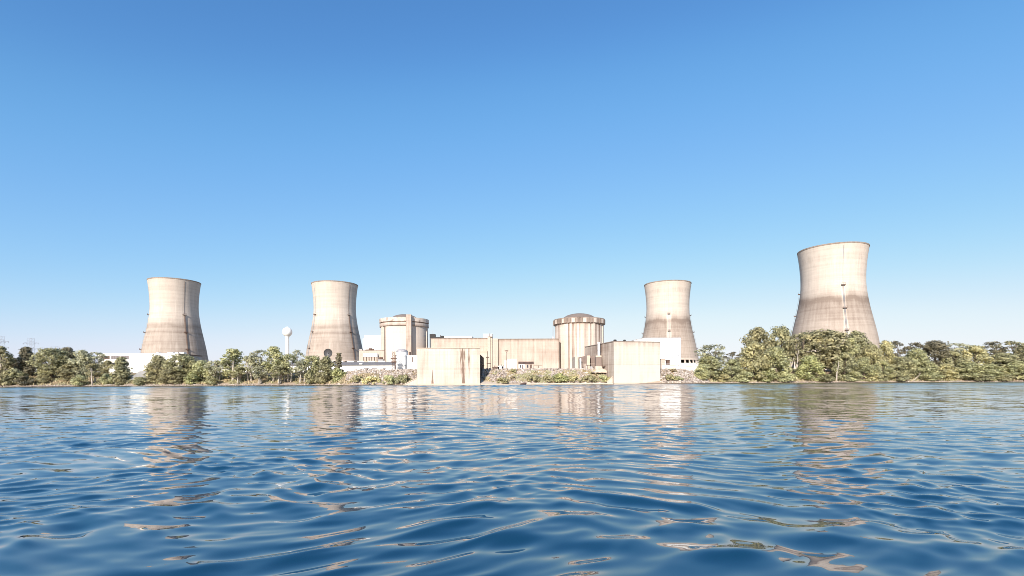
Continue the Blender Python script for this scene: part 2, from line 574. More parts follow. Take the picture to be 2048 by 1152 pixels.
def cooling_tower(pxc, pxy, Y, rs, label, mode, ladders, seed):
    p = at(pxc, pxy, Y)
    g = 8.6
    root = thing('cooling_tower', label, 'cooling tower', (p.x, p.y, 0), 0, 'hyperbolic cooling towers of the power station')
    root.scale = (1, 1, p.z / 118.0)
    d = math.hypot(p.x, p.y)
    vx, vy = p.x / d, p.y / d
    rx, ry = vy, -vx

    def ang(beta):
        b = R(beta)
        return math.atan2(-vy * math.cos(b) + ry * math.sin(b), -vx * math.cos(b) + rx * math.sin(b))

    def stain(T, Z):
        wob = (vnoise(np.cos(T) * 3 + 9, np.sin(T) * 3 + Z / 60, seed) - 0.5)
        run = vnoise(T * 26, Z / 55, seed + 1)
        run2 = vnoise(T * 60, Z / 25, seed + 2)
        lines = vnoise(T * 0.7, Z / 1.6, seed + 3)
        if mode == 'dark':
            edge = 74 + 5 * wob
            s = 0.68 * sstep(edge + 9, edge - 4, Z)
            s = s + 0.22 * np.exp(-((Z - (edge - 3)) / 3.0) ** 2) - 0.26 * sstep(66, 40, Z)
            s = s + 0.14 * np.exp(-((Z - 82 - 3 * wob) / 2.0) ** 2) + 0.10 * (lines - 0.5) + 0.16 * (run - 0.5) * sstep(80, 70, Z) + 0.10 * (run2 - 0.5)
            s = s + 0.16 * sstep(0.62, 0.8, vnoise(T * 30, Z / 9, seed + 5)) * sstep(96, 104, Z) * sstep(112, 108, Z)
            for be, zt, w, amt in ladders:
                if amt > 0:
                    da = np.abs(np.angle(np.exp(1j * (T - ang(be) - 0.05 * (70 - Z) / 40 * 0))))
                    wd = w * (0.75 + 0.5 * vnoise(Z / 7, T * 0 + 3, seed + 7))
                    s = s - amt * sstep(wd, wd * 0.5, da) * sstep(zt + 1, zt - 2, Z)
        else:
            s = 0.06 + 0.42 * sstep(80, 58, Z) + 0.26 * np.exp(-((Z - 66 - 2 * wob) / 2.2) ** 2) + 0.20 * np.exp(-((Z - 58) / 1.2) ** 2)
            s = s + 0.12 * np.exp(-((Z - 79) / 1.2) ** 2) * (wob + 0.5) + 0.10 * (lines - 0.5) + 0.10 * (run - 0.5) + 0.07 * (run2 - 0.5) - 0.02
            s = s - 0.16 * sstep(0.72, 0.85, vnoise(T * 24, Z / 14, seed + 6)) * sstep(104, 92, Z)
        return s

    zs = np.linspace(27, 117, 150)
    mb = MB()
    mb.lathe([(prof_r(z) * rs, z) for z in zs], n=240, stain=stain)
    mb.lathe([(prof_r(z) * rs - 0.8, z) for z in zs[::-6]], n=96)
    mb.build('shell', M['tower'], root, smooth=True)
    rm = MB()
    r1 = prof_r(117) * rs
    rm.lathe([(r1 - 0.2, 116.9), (r1 + 0.3, 117.0), (r1 + 0.3, 118.0), (r1 - 1.5, 118.0), (r1 - 1.5, 116.3)], n=160)
    rm.build('rim', M['ring'], root)  # darker concrete paints in the shaded line along the rim
    # lintel and leaning columns that carry the shell
    rb = prof_r(27) * rs
    lm = MB()
    lm.lathe([(rb - 0.9, 26.0), (rb + 0.35, 26.0), (rb + 0.3, 27.5), (rb - 0.7, 27.5)], n=120)
    lm.build('lintel', M['tower'], root)
    cm = MB()
    nc = 36
    for k in range(nc):
        t0 = 2 * math.pi * k / nc
        for sg in (-1, 1):
            t1 = t0 + sg * math.pi / nc
            cm.tube([((rb + 3.5) * math.cos(t0), (rb + 3.5) * math.sin(t0), g - 0.5), ((rb - 0.3) * math.cos(t1), (rb - 0.3) * math.sin(t1), 26.1)], 0.55, n=6)
    cm.build('colonnade', M['tower'], root)
    bm_ = MB()
    bm_.lathe([(rb + 5.5, g - 2), (rb + 5.5, g + 1.8), (rb + 5.0, g + 1.8), (rb + 5.0, g - 2)], n=96)
    bm_.build('basin', M['slab'], root)
    fm = MB()
    fm.lathe([(rb - 4, g), (rb - 4, 25.5), (rb - 6, 25.5)], n=60)
    fm.build('opening_shade', M['opening'], root)  # near-black sheet painting the shade between the columns
    for be, zt, w, amt in ladders:
        a = ang(be)
        lad = MB()
        zz = np.linspace(28, 115.5, 40)
        dirv, tan = (math.cos(a), math.sin(a)), (-math.sin(a), math.cos(a))
        for off in (-0.35, 0.35):
            lad.tube([((prof_r(z) * rs + 0.7) * dirv[0] + tan[0] * off, (prof_r(z) * rs + 0.7) * dirv[1] + tan[1] * off, z) for z in zz if z <= zt + 1], (0.26 if be > 0 else 0.12) if mode != 'dark' else 0.12, n=4)
        lad.tube([((prof_r(z) * rs + 0.25) * dirv[0], (prof_r(z) * rs + 0.25) * dirv[1], z) for z in zz if z >= zt], 0.13, n=4)
        lo = lad.build('ladder', M['rust'] if mode != 'dark' and be > 0 else M['steel'], root)
        for z in (zt, zt - 20, zt - 39):
            if z < 30:
                continue
            pm = MB()
            rr = prof_r(z) * rs
            hw = 1.9 if mode != 'dark' else 1.5

            def loc(o_, t_, z_):
                return (dirv[0] * o_ + tan[0] * t_, dirv[1] * o_ + tan[1] * t_, z_)
            c = [loc(rr - 0.3, -hw, z), loc(rr + 1.6, -hw, z), loc(rr + 1.6, hw, z), loc(rr - 0.3, hw, z)]
            c2 = [(x, y, z + 0.45) for x, y, z in c]
            pm.add(c + c2, [(0, 3, 2, 1), (4, 5, 6, 7), (0, 1, 5, 4), (1, 2, 6, 5), (2, 3, 7, 6), (3, 0, 4, 7)])
            for t_ in (-hw + 0.1, 0, hw - 0.1):
                pm.tube([loc(rr + 1.5, t_, z + 0.4), loc(rr + 1.5, t_, z + 1.7)], 0.08, n=4)
            pm.tube([loc(rr + 1.5, -hw, z + 1.7), loc(rr + 1.5, hw, z + 1.7)], 0.08, n=4)
            pm.build('platform', M['rust'], lo)
    return root


def towers():
    cooling_tower(349.2, 563.5, 579, 0.99, 'leftmost cooling tower, pale with shaded right flank, behind white office building', 'pale',
                  [(21.5, 78, 0.02, 0), (-82, 78, 0.02, 0)], 31)
    cooling_tower(669.8, 569.3, 598.7, 1.0, 'pale cooling tower between the white water tower and a domed reactor building', 'pale',
                  [(38, 80, 0.02, 0), (-62, 80, 0.02, 0)], 41)
    cooling_tower(1335, 568.5, 605, 1.03, 'cooling tower with dark lower half behind the white turbine hall', 'dark',
                  [(3, 79, 0.105, 0.5), (-84, 79, 0.05, 0), (86, 79, 0.05, 0)], 51)
    cooling_tower(1664.7, 499.8, 451.3, 1.045, 'largest and nearest cooling tower, dark lower half rising above the right bank trees', 'dark',
                  [(17.5, 82, 0.075, 0.45), (-84, 80, 0.05, 0)], 61)


# ------------------------------------------------------------------ reactor buildings
def reactor(px, Y, r, seed, label, style):
    p = at(px, 700, Y)
    root = thing('reactor_building', label, 'reactor building', (p.x, Y, 8.5))
    d = math.hypot(p.x, Y)
    fa = math.atan2(-Y, -p.x)
    top = at(px, 640, Y).z - 8.5
    h_ring = 6.9 if style == 'pale' else 5.0
    zr = top - h_ring
    rs_ = np.random.RandomState(seed)
    if style == 'pale':
        bands = [(rs_.uniform(-1.4, 1.4), rs_.uniform(0.01, 0.03), rs_.uniform(0.05, 0.16)) for _ in range(9)]
    else:
        # (angle from facing, half width, depth of stain)
        bands = [(-0.42, 0.06, 1.1), (-0.24, 0.075, .95), (0.03, 0.014, 1.0), (-0.95, 0.05, .8), (-0.12, 0.02, .7), (0.28, 0.10, .5), (0.48, 0.04, .85), (0.72, 0.09, .85),
                 (0.95, 0.10, .9), (-0.62, 0.018, .7), (1.22, 0.05, .5), (-1.25, 0.04, .7), (0.62, .02, .7), (-.33, .012, -.3)]

    def stain(T, Z):
        b = np.angle(np.exp(1j * (T - fa)))
        s = np.zeros_like(T)
        for c, w, a in bands:
            ww = w * (0.7 + 0.6 * vnoise(Z / 9, c * 50 + T * 0, seed))
            s = s + a * sstep(ww, ww * 0.35, np.abs(b - c)) * (0.55 + 0.6 * vnoise(b * 60, Z / 8, seed + 1))
        s = s + (0.10 if style == 'pale' else 0.2) * (vnoise(b * 18, Z / 30, seed + 2) - 0.5)
        s = s + 0.25 * np.exp(-(zr - Z) / 1.5)  # darker towards the ring beam
        return s - (0.12 if style == 'pale' else 0.03)
    mb = MB()
    mb.lathe([(r - 0.9, z) for z in np.linspace(-2, zr, 40)], n=260, stain=stain)
    mb.build('drum', M['drum'], root, smooth=True)
    rg = MB()

    def st2(T, Z):
        b = np.angle(np.exp(1j * (T - fa)))
        return (0.7 if style != 'pale' else 0.35) * (vnoise(b * 9, Z / 5, seed + 4) - 0.55) + (0.35 * sstep(0.6, 0.75, vnoise(b * 6, Z * 0 + 2, seed + 8)) if style != 'pale' else 0.8 * ((Z > zr + 2.65) & (Z < zr + 3.55)) + 0.6 * ((Z < zr + .05)) + .55 * sstep(.62, .74, vnoise(b * 11, Z / 1.5, seed + 9)) * (Z > zr + 3.5))  # blotches; on the pale ring also painted shade in groove and underside
    if style == 'pale':
        rg.lathe([(r - 0.9, zr), (r + 0.1, zr), (r + 0.1, zr + 2.6), (r - 0.5, zr + 2.7), (r - 0.5, zr + 3.5), (r + 0.25, zr + 3.6), (r + 0.25, zr + 4.6), (r + .25, zr + 5.6), (r + 0.25, top), (r - 1.2, top), (r - 1.2, top - 1.5)], n=160, stain=st2)
    else:
        rg.lathe([(r - 0.9, zr), (r + 0.3, zr + 0.4), (r + 0.3, zr + 2.5), (r + 0.3, top), (r - 1.5, top), (r - 1.5, top - 1.5)], n=160, stain=st2)
    rg.build('ring_beam', M['ring'] if style != 'pale' else M['drum'], root)
    if style != 'pale':
        # tendon anchor blocks around the ring
        for k in range(22):
            b = -1.5 + 3.0 * k / 21
            an = MB()
            a = fa + b
            w = 0.9 + 0.5 * rs_.rand()
            an.lathe([(r + 0.2, zr + 0.7), (r + 0.75, zr + 0.7), (r + 0.75, top - 0.7), (r + 0.2, top - 0.7)], n=3, a0=a - w / r, a1=a + w / r)
            for e in (a - w / r, a + w / r):
                q = [(r + 0.2, zr + .7), (r + 0.75, zr + .7), (r + 0.75, top - .7), (r + 0.2, top - .7)]
                an.add([(x * math.cos(e), x * math.sin(e), z) for x, z in q], [(0, 1, 2, 3)])
            an.build('anchor_block', M['ring'] if k % 3 else M['drum'], root)
    dm = MB()
    dh = at(px, 631.5, Y).z - 8.5 - top + (2.7 if style == 'pale' else 3.4)
    rd = r * (0.78 if style == 'pale' else 0.92)
    dm.lathe([(rd * (1 - q) + .02, top - 1.6 + dh * (1 - (1 - q) ** 2.2) * (.55 + .45 * min(1, q * 2.2))) for q in np.linspace(0, 1, 18)], n=96)
    dm.build('dome', M['dome'], root, smooth=True)
    tp = MB()
    tp.lathe([(r - 1.2, top - 1.6), (0.05, top - 1.5)], n=64)
    tp.build('roof', M['dome'], root)
    # buttresses: shallow vertical ribs that run up to the ring
    for bb, w in ((-1.12, 1.6), (1.25, 1.9)) if style == 'pale' else ((-0.33, 1.0), (-0.52, 1.9), (0.62, 1.2), (1.28, 1.3)):
        bm_ = MB()
        a = fa + bb
        bm_.lathe([(r - 1.2, -1), (r - 0.25, -1), (r - 0.25, zr - 0.1), (r - 1.2, zr - 0.1)], n=4, a0=a - w / r, a1=a + w / r)
        for e in (a - w / r, a + w / r):
            bm_.add([(x * math.cos(e), x * math.sin(e), z) for x, z in ((r - 1.2, -1), (r - .25, -1), (r - .25, zr - .1), (r - 1.2, zr - .1))], [(0, 1, 2, 3)])
        bm_.build('buttress', M['drum'], root)
    if style == 'pale':
        x0, x1 = at(813.5, 680, Y - r).x - p.x, at(823.5, 680, Y - r).x - p.x
        st = MB()
        zt = at(818, 629.5, Y - r).z - 8.5
        st.grid(lambda u, v: (x0 + (x1 - x0) * u, -r - 2.4, -1 + (zt + 1) * v), 6, 40, lambda U, V: 0.28 + 0.3 * (vnoise(U * 3, V * 14, 77) - 0.5))
        st.box(x0, x1, -r - 2.398, -r + 3, -1, zt)
        st.build('stair_tower', M['wall'], root)
        ld = MB()
        for o_ in (-0.95, -0.90):
            a = fa + o_
            ld.tube([((r - 0.5) * math.cos(a), (r - 0.5) * math.sin(a), 0), ((r - 0.5) * math.cos(a), (r - 0.5) * math.sin(a), zr)], 0.16, n=4)
        ld.build('drainpipe', M['rust'], root)
    else:
        ld = MB()
        a = fa - 1.5
        ld.tube([((r + 0.8) * math.cos(a), (r + 0.8) * math.sin(a), 22), ((r + 0.8) * math.cos(a), (r + 0.8) * math.sin(a), zr + 1)], 0.3, n=5)
        ld.box((r + 1) * math.cos(a) - 0.8, (r + 1) * math.cos(a) + 0.8, (r + 1) * math.sin(a) - 0.8, (r + 1) * math.sin(a) + 0.8, zr - 12, zr - 9)
        ld.build('service_pipe', M['steel'], root)
    return root


# ------------------------------------------------------------------ pump houses at the water
def pump_left():
    Y = 284
    a, b = at(834.5, 764, Y), at(960, 764, Y)
    zt = at(900, 697, Y).z
    root = thing('pump_house', 'pale concrete pump house at the waterline with dark rust streaks, left of the dark recess', 'pump house', (a.x, Y, 0))
    W = b.x - a.x

    def stain(U, V):
        px = 834.5 + U * 125.5
        pz = 768 - V * 71
        s = 0.16 * (vnoise(U * 26, V * 1.5, 3) - 0.45) + 0.10 * (vnoise(U * 70, V * 3, 4) - 0.5)
        top = sstep(0.30, 1.0, V)
        for c, w, z0, z1, k in ((926.5, 4.4, 764, 698, 1.15), (921.5, 1.6, 742, 698, 1.1), (938, 2.9, 752, 698, .95), (914.5, 1.5, 725, 698, .6), (850, 2, 720, 698, .35), (880, 1.6, 735, 698, .3), (896, 2.4, 712, 698, .3), (866, 1.4, 712, 698, .3)):
            ww = w * (0.65 + 0.7 * vnoise(V * 9, U * 0 + c, 5))
            s = s + k * sstep(ww, ww * 0.35, np.abs(px - c)) * (0.25 + 0.75 * sstep(z0, z0 - 45, pz)) * (pz < z0) * (0.15 + 1.15 * vnoise(px * 1.1, V * 7, 6))
        # tapering stains that widen downwards
        for c, zt_, zb, w, k in ((865, 735, 763, 2.6, .75), (927, 733, 761, 3.6, .6)):
            t = np.clip((pz - zt_) / (zb - zt_), 0, 1)
            s = s + k * sstep(1.0, 0.8, np.abs(px - c) / (w * t + 0.25)) * (pz > zt_) * (pz < zb)
        s = s + 0.12 * np.exp(-((pz - 734) / 1.2) ** 2) + 0.10 * np.exp(-((pz - 763) / 1.0) ** 2)
        s = s - 0.22 * sstep(703, 699, pz) * (1 - sstep(0.6, 0.7, vnoise(U * 40, V * 0, 9)))
        return s
    m = MB()
    m.grid(lambda u, v: (W * u, 0, -1.5 + (zt + 1.5) * v), 250, 60, stain)
    m.box(0, W, 0.003, 2.2, -1.5, zt)
    m.build('front_wall', M['pump'], root)
    zb = at(960, 708, Y).z
    m = MB().box(0.3, W - 0.15, 2.2, 44, -1.0, zb)
    m.build('body', M['dark'], root)  # near-black colour stands in for the shade on this side
    m = MB()
    for y0 in (5, 14, 23, 32):
        m.box(W - 0.15, W + 0.12, y0, y0 + 0.8, 0, zb - 0.3)
    m.box(W - 0.15, W + 0.15, 2.2, 44, zb - 5.2, zb - 4.9)
    m.build('side_frame', M['dark'], root)
    m = MB().box(-0.25, W + 0.05, -0.35, 2.35, zt + 0.002, zt + 0.45)
    m.build('coping', M['slab'], root)
    m = MB().box(-0.1, W + 0.1, -0.9, 0, -1.5, 0.75)
    m.build('plinth', M['slab'], root)
    # wing wall and apron
    q = [at(809, 769, Y + 2), at(834.4, 757, Y + 2)]
    w = thing('wing_wall', 'small triangular concrete wing wall sloping down left of the streaked pump house', 'wing wall', (q[0].x, Y + 1.2, 0))
    L = q[1].x - q[0].x
    MB().side([(0, -1), (L, -1), (L, q[1].z), (0, 0.1)], 0, 1.4).build('panel', M['wall'], w)
    MB().side([(-0.2, 0.12), (L, q[1].z + 0.01), (L, q[1].z + 0.4), (-0.4, 0.5)], -0.25, 1.65).build('coping', M['slab'], w)
    ap = thing('apron', 'pale concrete apron sloping into the water right of the streaked pump house', 'apron', (b.x, Y, 0))
    e = at(1040, 769, Y)
    MB().prism([(0.15, -0.3), (e.x - b.x, 0.4), (e.x - b.x - 1, 6.0), (0.15, 10)], -1.2, [0.5, 0.15, 0.5, 3.2]).build('slab', M['slab'], ap)


def pump_right():
    Y = 285
    a = at(1228, 764, Y)
    zt = at(1228, 683.4, Y).z
    W = 28.2
    root = thing('pump_house', 'pale clean concrete pump house at the waterline with two dark roof vents', 'pump house', (a.x, Y, 0), R(12.6))

    def stain(U, V):
        s = 0.18 * (vnoise(U * 22, V * 1.5, 13) - 0.45) + 0.10 * (vnoise(U * 60, V * 3, 14) - 0.5) - 0.10
        s = s + 0.22 * sstep(0.86, 0.97, V) * (0.6 + 0.8 * vnoise(U * 20, V * 3, 15)) + 0.20 * np.exp(-((V - 0.5) / 0.008) ** 2) + 0.12 * sstep(0.95, 0.985, U) * sstep(0.35, 0.6, V)
        return s - 0.10 * sstep(0.5, 0.45, V)
    m = MB()
    m.grid(lambda u, v: (W * u, 0, -1.5 + (zt + 1.5) * v), 160, 70, stain)
    m.build('front_wall', M['pump'], root)
    D = 45

    def st2(U, V):
        return 0.26 + 0.28 * (vnoise(U * 24, V * 2, 16) - 0.5) + 0.15 * (vnoise(U * 60, V * 5, 17) - 0.5) + 0.2 * np.exp(-((V - 0.5) / 0.012) ** 2) + 0.25 * sstep(0.75, 0.85, V) * sstep(0.3, 0.35, U) * sstep(0.9, 0.85, U)  # constant offset paints this face's shade, mottling and a joint on top
    m = MB()
    m.grid(lambda u, v: (0, D * (1 - u), -1.5 + (zt + 1.5) * v), 120, 70, st2)
    m.add([(W, 0, -1.5), (W, D, -1.5), (W, D, zt), (W, 0, zt), (0, D, -1.5), (0, D, zt)], [(0, 1, 2, 3), (4, 5, 2, 1)])
    m.build('side_wall', M['pump'], root)
    MB().add([(0, 0, zt), (W, 0, zt), (W, D, zt), (0, D, zt)], [(0, 1, 2, 3)]).build('roof', M['dome'], root)
    m = MB().box(-0.3, W + 0.3, -0.3, 0.5, zt + 0.004, zt + 0.4)
    m.box(-0.3, 0.5, 0.5, D + 0.3, zt + 0.004, zt + 0.4)
    m.build('coping', M['ring'], root)
    for px, w in ((1231.5, 0.8), (1252, 0.65)):
        x = (at(px, 683, Y + 4).x - a.x)
        v = MB().lathe([(w, zt), (w, zt + 0.9), (w * 1.25, zt + 0.95), (w * 0.9, zt + 1.5), (0.05, zt + 1.6)], n=12, cx=x + 0.6, cy=4)
        v.build('roof_vent', M['dark'], root)
    MB().box(-0.3, W + 0.2, -1.4, 0, -1.5, 0.7).build('plinth', M['slab'], root)
    c = at(1216, 768, Y)
    w = thing('wing_wall', 'small concrete wing wall leaning against the left corner of the clean pump house', 'wing wall', (c.x, Y + 2, 0))
    L = a.x - c.x + 0.2
    MB().side([(0, -0.5), (L, -0.5), (L, 4.0), (L - 0.6, 4.0), (0, 1.0)], 0, 1.2).build('panel', M['wall'], w)
    MB().side([(-0.2, 1.02), (L - 0.6, 4.02), (L - 0.6, 4.4), (-0.4, 1.4)], -0.2, 1.4).build('coping', M['slab'], w)
    b = at(1323, 766, Y + 6)
    ap = thing('apron', 'pale concrete apron sloping down right of the clean pump house', 'apron', (b.x, Y + 5, 0))
    e = at(1372, 767, Y + 6)
    MB().prism([(0.2, 0), (e.x - b.x, 1.5), (e.x - b.x - 1, 7.0), (0.2, 12)], -1.2, [0.6, 0.3, 0.7, 4.0]).build('slab', M['slab'], ap)


def shore_slab():
    # low pale shelf along the foot of the rocks
    a, b = at(1038, 768, 285), at(1226, 768, 285)
    o = thing('shore_ledge', 'long low pale ledge along the water below the middle rocks', 'ledge', (a.x, 284.4, 0))
    m = MB()
    n = 60
    L = b.x - a.x
    m.grid(lambda u, v: (L * u, v * 3.0 + 0.5 * float(vnoise(u * 14, v * 2, 3)), -0.4 + 1.15 * min(1, v * 2.2) + 0.25 * (float(vnoise(u * 40, v * 5, 4)) - 0.5)), n * 3, 5)
    m.build('ledge_top', M['slab'], o, smooth=False)


# ------------------------------------------------------------------ the long concrete buildings in the middle
def aux_buildings():
    Y = 424
    g = 8.4
    a, b = at(862, 677, Y), at(976, 677, Y)
    r1 = thing('auxiliary_building', 'long brown concrete building wall between the pale reactor drum and the chimney', 'building', (a.x, Y, g))
    W, zt = b.x - a.x, at(920, 677.2, Y).z - g

    def st(U, V):
        return 0.14 + 0.18 * (vnoise(U * 30, V * 5, 23) - 0.5) + 0.14 * (vnoise(U * 70, V * 12, 24) - 0.5) + 0.3 * sstep(0.96, 1, V)
    m = MB()
    m.grid(lambda u, v: (W * u, 0, (zt) * v), 200, 50, st)
    m.box(0, W, 0.003, 30, -0.5, zt - 0.01)
    m.build('wall', M['wall'], r1)
    MB().box(-0.2, W - 0.01, -0.3, 0.5, zt + 0.003, zt + 0.5).build('coping', M['ring'], r1)
    # lower ledge course in front
    zl = at(960, 702.5, Y).z - g
    x0, x1 = at(905, 700, Y).x - a.x, at(975, 700, Y).x - a.x
    MB().box(x0, x1, -5, -0.004, -0.5, zl).build('lower_block', M['slab'], r1)
    for px, w in ((955, 0.3), (908, 0.25), (867, 0.3)):
        x = at(px, 700, Y).x - a.x
        MB().box(x - w, x + w, -0.12, -0.004, zl if px > 905 else 0, zt - 0.1).build('pilaster', M['slab'], r1)

    # chimney shaft
    c = at(980, 700, Y - 3)
    ch = thing('chimney', 'square concrete chimney shaft standing between the two long concrete walls', 'chimney', (c.x, Y - 3, g))
    w1 = 4.6 * (Y - 3) / F
    z1, z2 = at(980, 673, Y - 3).z - g, at(979, 667, Y - 3).z - g
    MB().box(-w1, w1 * 0.2, -1.0, 3.0, -0.5, z1).build('shaft', M['wall'], ch)
    MB().box(w1 * 0.2, w1, -0.2, 3.0, -0.5, z1 - 0.6).build('flue_duct', M['slab'], ch)
    MB().box(-w1 * 0.5, w1 * 0.15, 0, 2, z1 + .003, z2).build('flue', M['grey_slab'], ch)
    MB().box(-w1 - .2, w1 + .2, -1.2, 3.2, z1 - 0.55, z1 + .002).build('cap', M['ring'], ch)

    a2, b2 = at(985, 678, Y - 2), at(1118.5, 678, Y - 2)
    r2 = thing('auxiliary_building', 'long brown concrete building wall between the chimney and the stained reactor drum', 'building', (a2.x, Y - 2, g))
    W2, zt2 = b2.x - a2.x, at(1060, 678.6, Y - 2).z - g

    def st2(U, V):
        px = 985 + U * 133.5
        s = 0.14 + 0.18 * (vnoise(U * 34, V * 1.6, 25) - 0.5) + 0.12 * (vnoise(U * 90, V * 10, 26) - 0.5) + 0.30 * sstep(0.9, 1, V) * (0.5 + vnoise(U * 40, V * 3, 27)) - 0.14 * sstep(0.4, 0.1, V)
        for c_, w, k in ((1024, 1.5, -.28), (1070, 1.2, -.22), (1090, 0.8, -.14), (1103, 0.7, -.16), (1002, 1.0, .1), (1012, 2.0, -.06), (1117, 1.2, .35), (997, .6, .5)):
            s = s + k * sstep(w, w * 0.5, np.abs(px - c_)) * (0.8 + 0.4 * vnoise(V * 8, px * 0, 28))
        s = s + 0.16 * sstep(1076, 1078, px) * sstep(0.74, 0.70, V) * sstep(0.30, 0.45, V)
        return s
    m = MB()
    m.grid(lambda u, v: (W2 * u, 0, zt2 * v), 240, 50, st2)
    m.box(0, W2, 0.003, 30, -0.5, zt2 - 0.01)
    m.build('wall', M['wall'], r2)
    MB().box(0, W2 + .2, -0.3, 0.6, zt2 + .003, zt2 + 0.55).build('coping', M['ring'], r2)
    xb = at(996, 678, Y).x - a2.x
    MB().box(0.15, xb, -1.6, -0.004, -0.5, zt2 + 0.6).build('stair_block', M['wall'], r2)

    # things behind / on top
    p = at(865, 672, 446)
    fu = thing('roof_fan_unit', 'dark fan unit on a stand beside the right edge of the pale reactor drum', 'fan unit', (p.x, 446, 8.4))
    zf = at(865, 676, 446).z - 8.4
    zt_ = at(865, 668, 446).z - 8.4
    MB().box(-2.5, 2.2, 0, 5, zf, zt_).build('housing', M['dark'], fu)
    m = MB()
    for x in (-2.2, 1.9):
        for y in (0.3, 4.6):
            m.box(x - .25, x + .25, y - .25, y + .25, -0.3, zf)
    m.build('stand', M['dark'], fu)
    m = MB().tube([(-0.5, 2, zt_), (-0.5, 2, zt_ + 3.2)], 0.12, n=5)
    m.build('antenna', M['steel'], fu)
    p = at(879, 674, 428)
    vc = thing('roof_vent_cluster', 'low dark ventilation duct lying on the brown concrete wall top near the pale drum', 'vent', (p.x, 431, g + zt))
    MB().box(-4.2, 2.2, 0, 2.5, 0.4, 2.0).build('duct', M['dark'], vc)
    MB().box(0.6, 3.3, -0.5, 3, 0.3, 3.0).build('fan_box', M['dark'], vc)
    for x in (-3.8, -1, 2.9):
        MB().box(x - .2, x + .2, .5, 2, -0.2, 0.396).build('support', M['brown'], vc)
    MB().tube([(0.3, 1, 1.8), (0.3, 1, 3.6)], 0.3, n=6).build('vent_pipe', M['brown'], vc)

    # white turbine roofs behind
    p0, p1 = at(884, 673, 520), at(944, 673, 520)
    tb = thing('turbine_hall', 'long white turbine hall roof showing above the brown concrete wall', 'turbine hall', (p0.x, 520, 8.4))
    zt3 = at(914, 672.3, 520).z - 8.4
    MB().box(0, p1.x - p0.x, 0, 40, -0.5, zt3 - 0.6).build('wall', M['white'], tb)
    MB().box(-0.3, p1.x - p0.x + .3, -.3, 40, zt3 - .6 + .003, zt3).build('roof', M['white_paint'], tb)
    p0, p1 = at(967, 673, 520), at(985, 673, 520)
    tb = thing('roof_plant_room', 'small white block showing behind the concrete chimney', 'building', (p0.x, 515, 8.4))
    MB().box(0, p1.x - p0.x, 0, 14, -0.5, at(975, 668.5, 515).z - 8.4).build('wall', M['white'], tb)
    MB().box(-0.3, p1.x - p0.x + .3, -.3, 14.3, at(975, 668.5, 515).z - 8.4 + .003, at(975, 667.7, 515).z - 8.4).build('roof', M['white_paint'], tb)


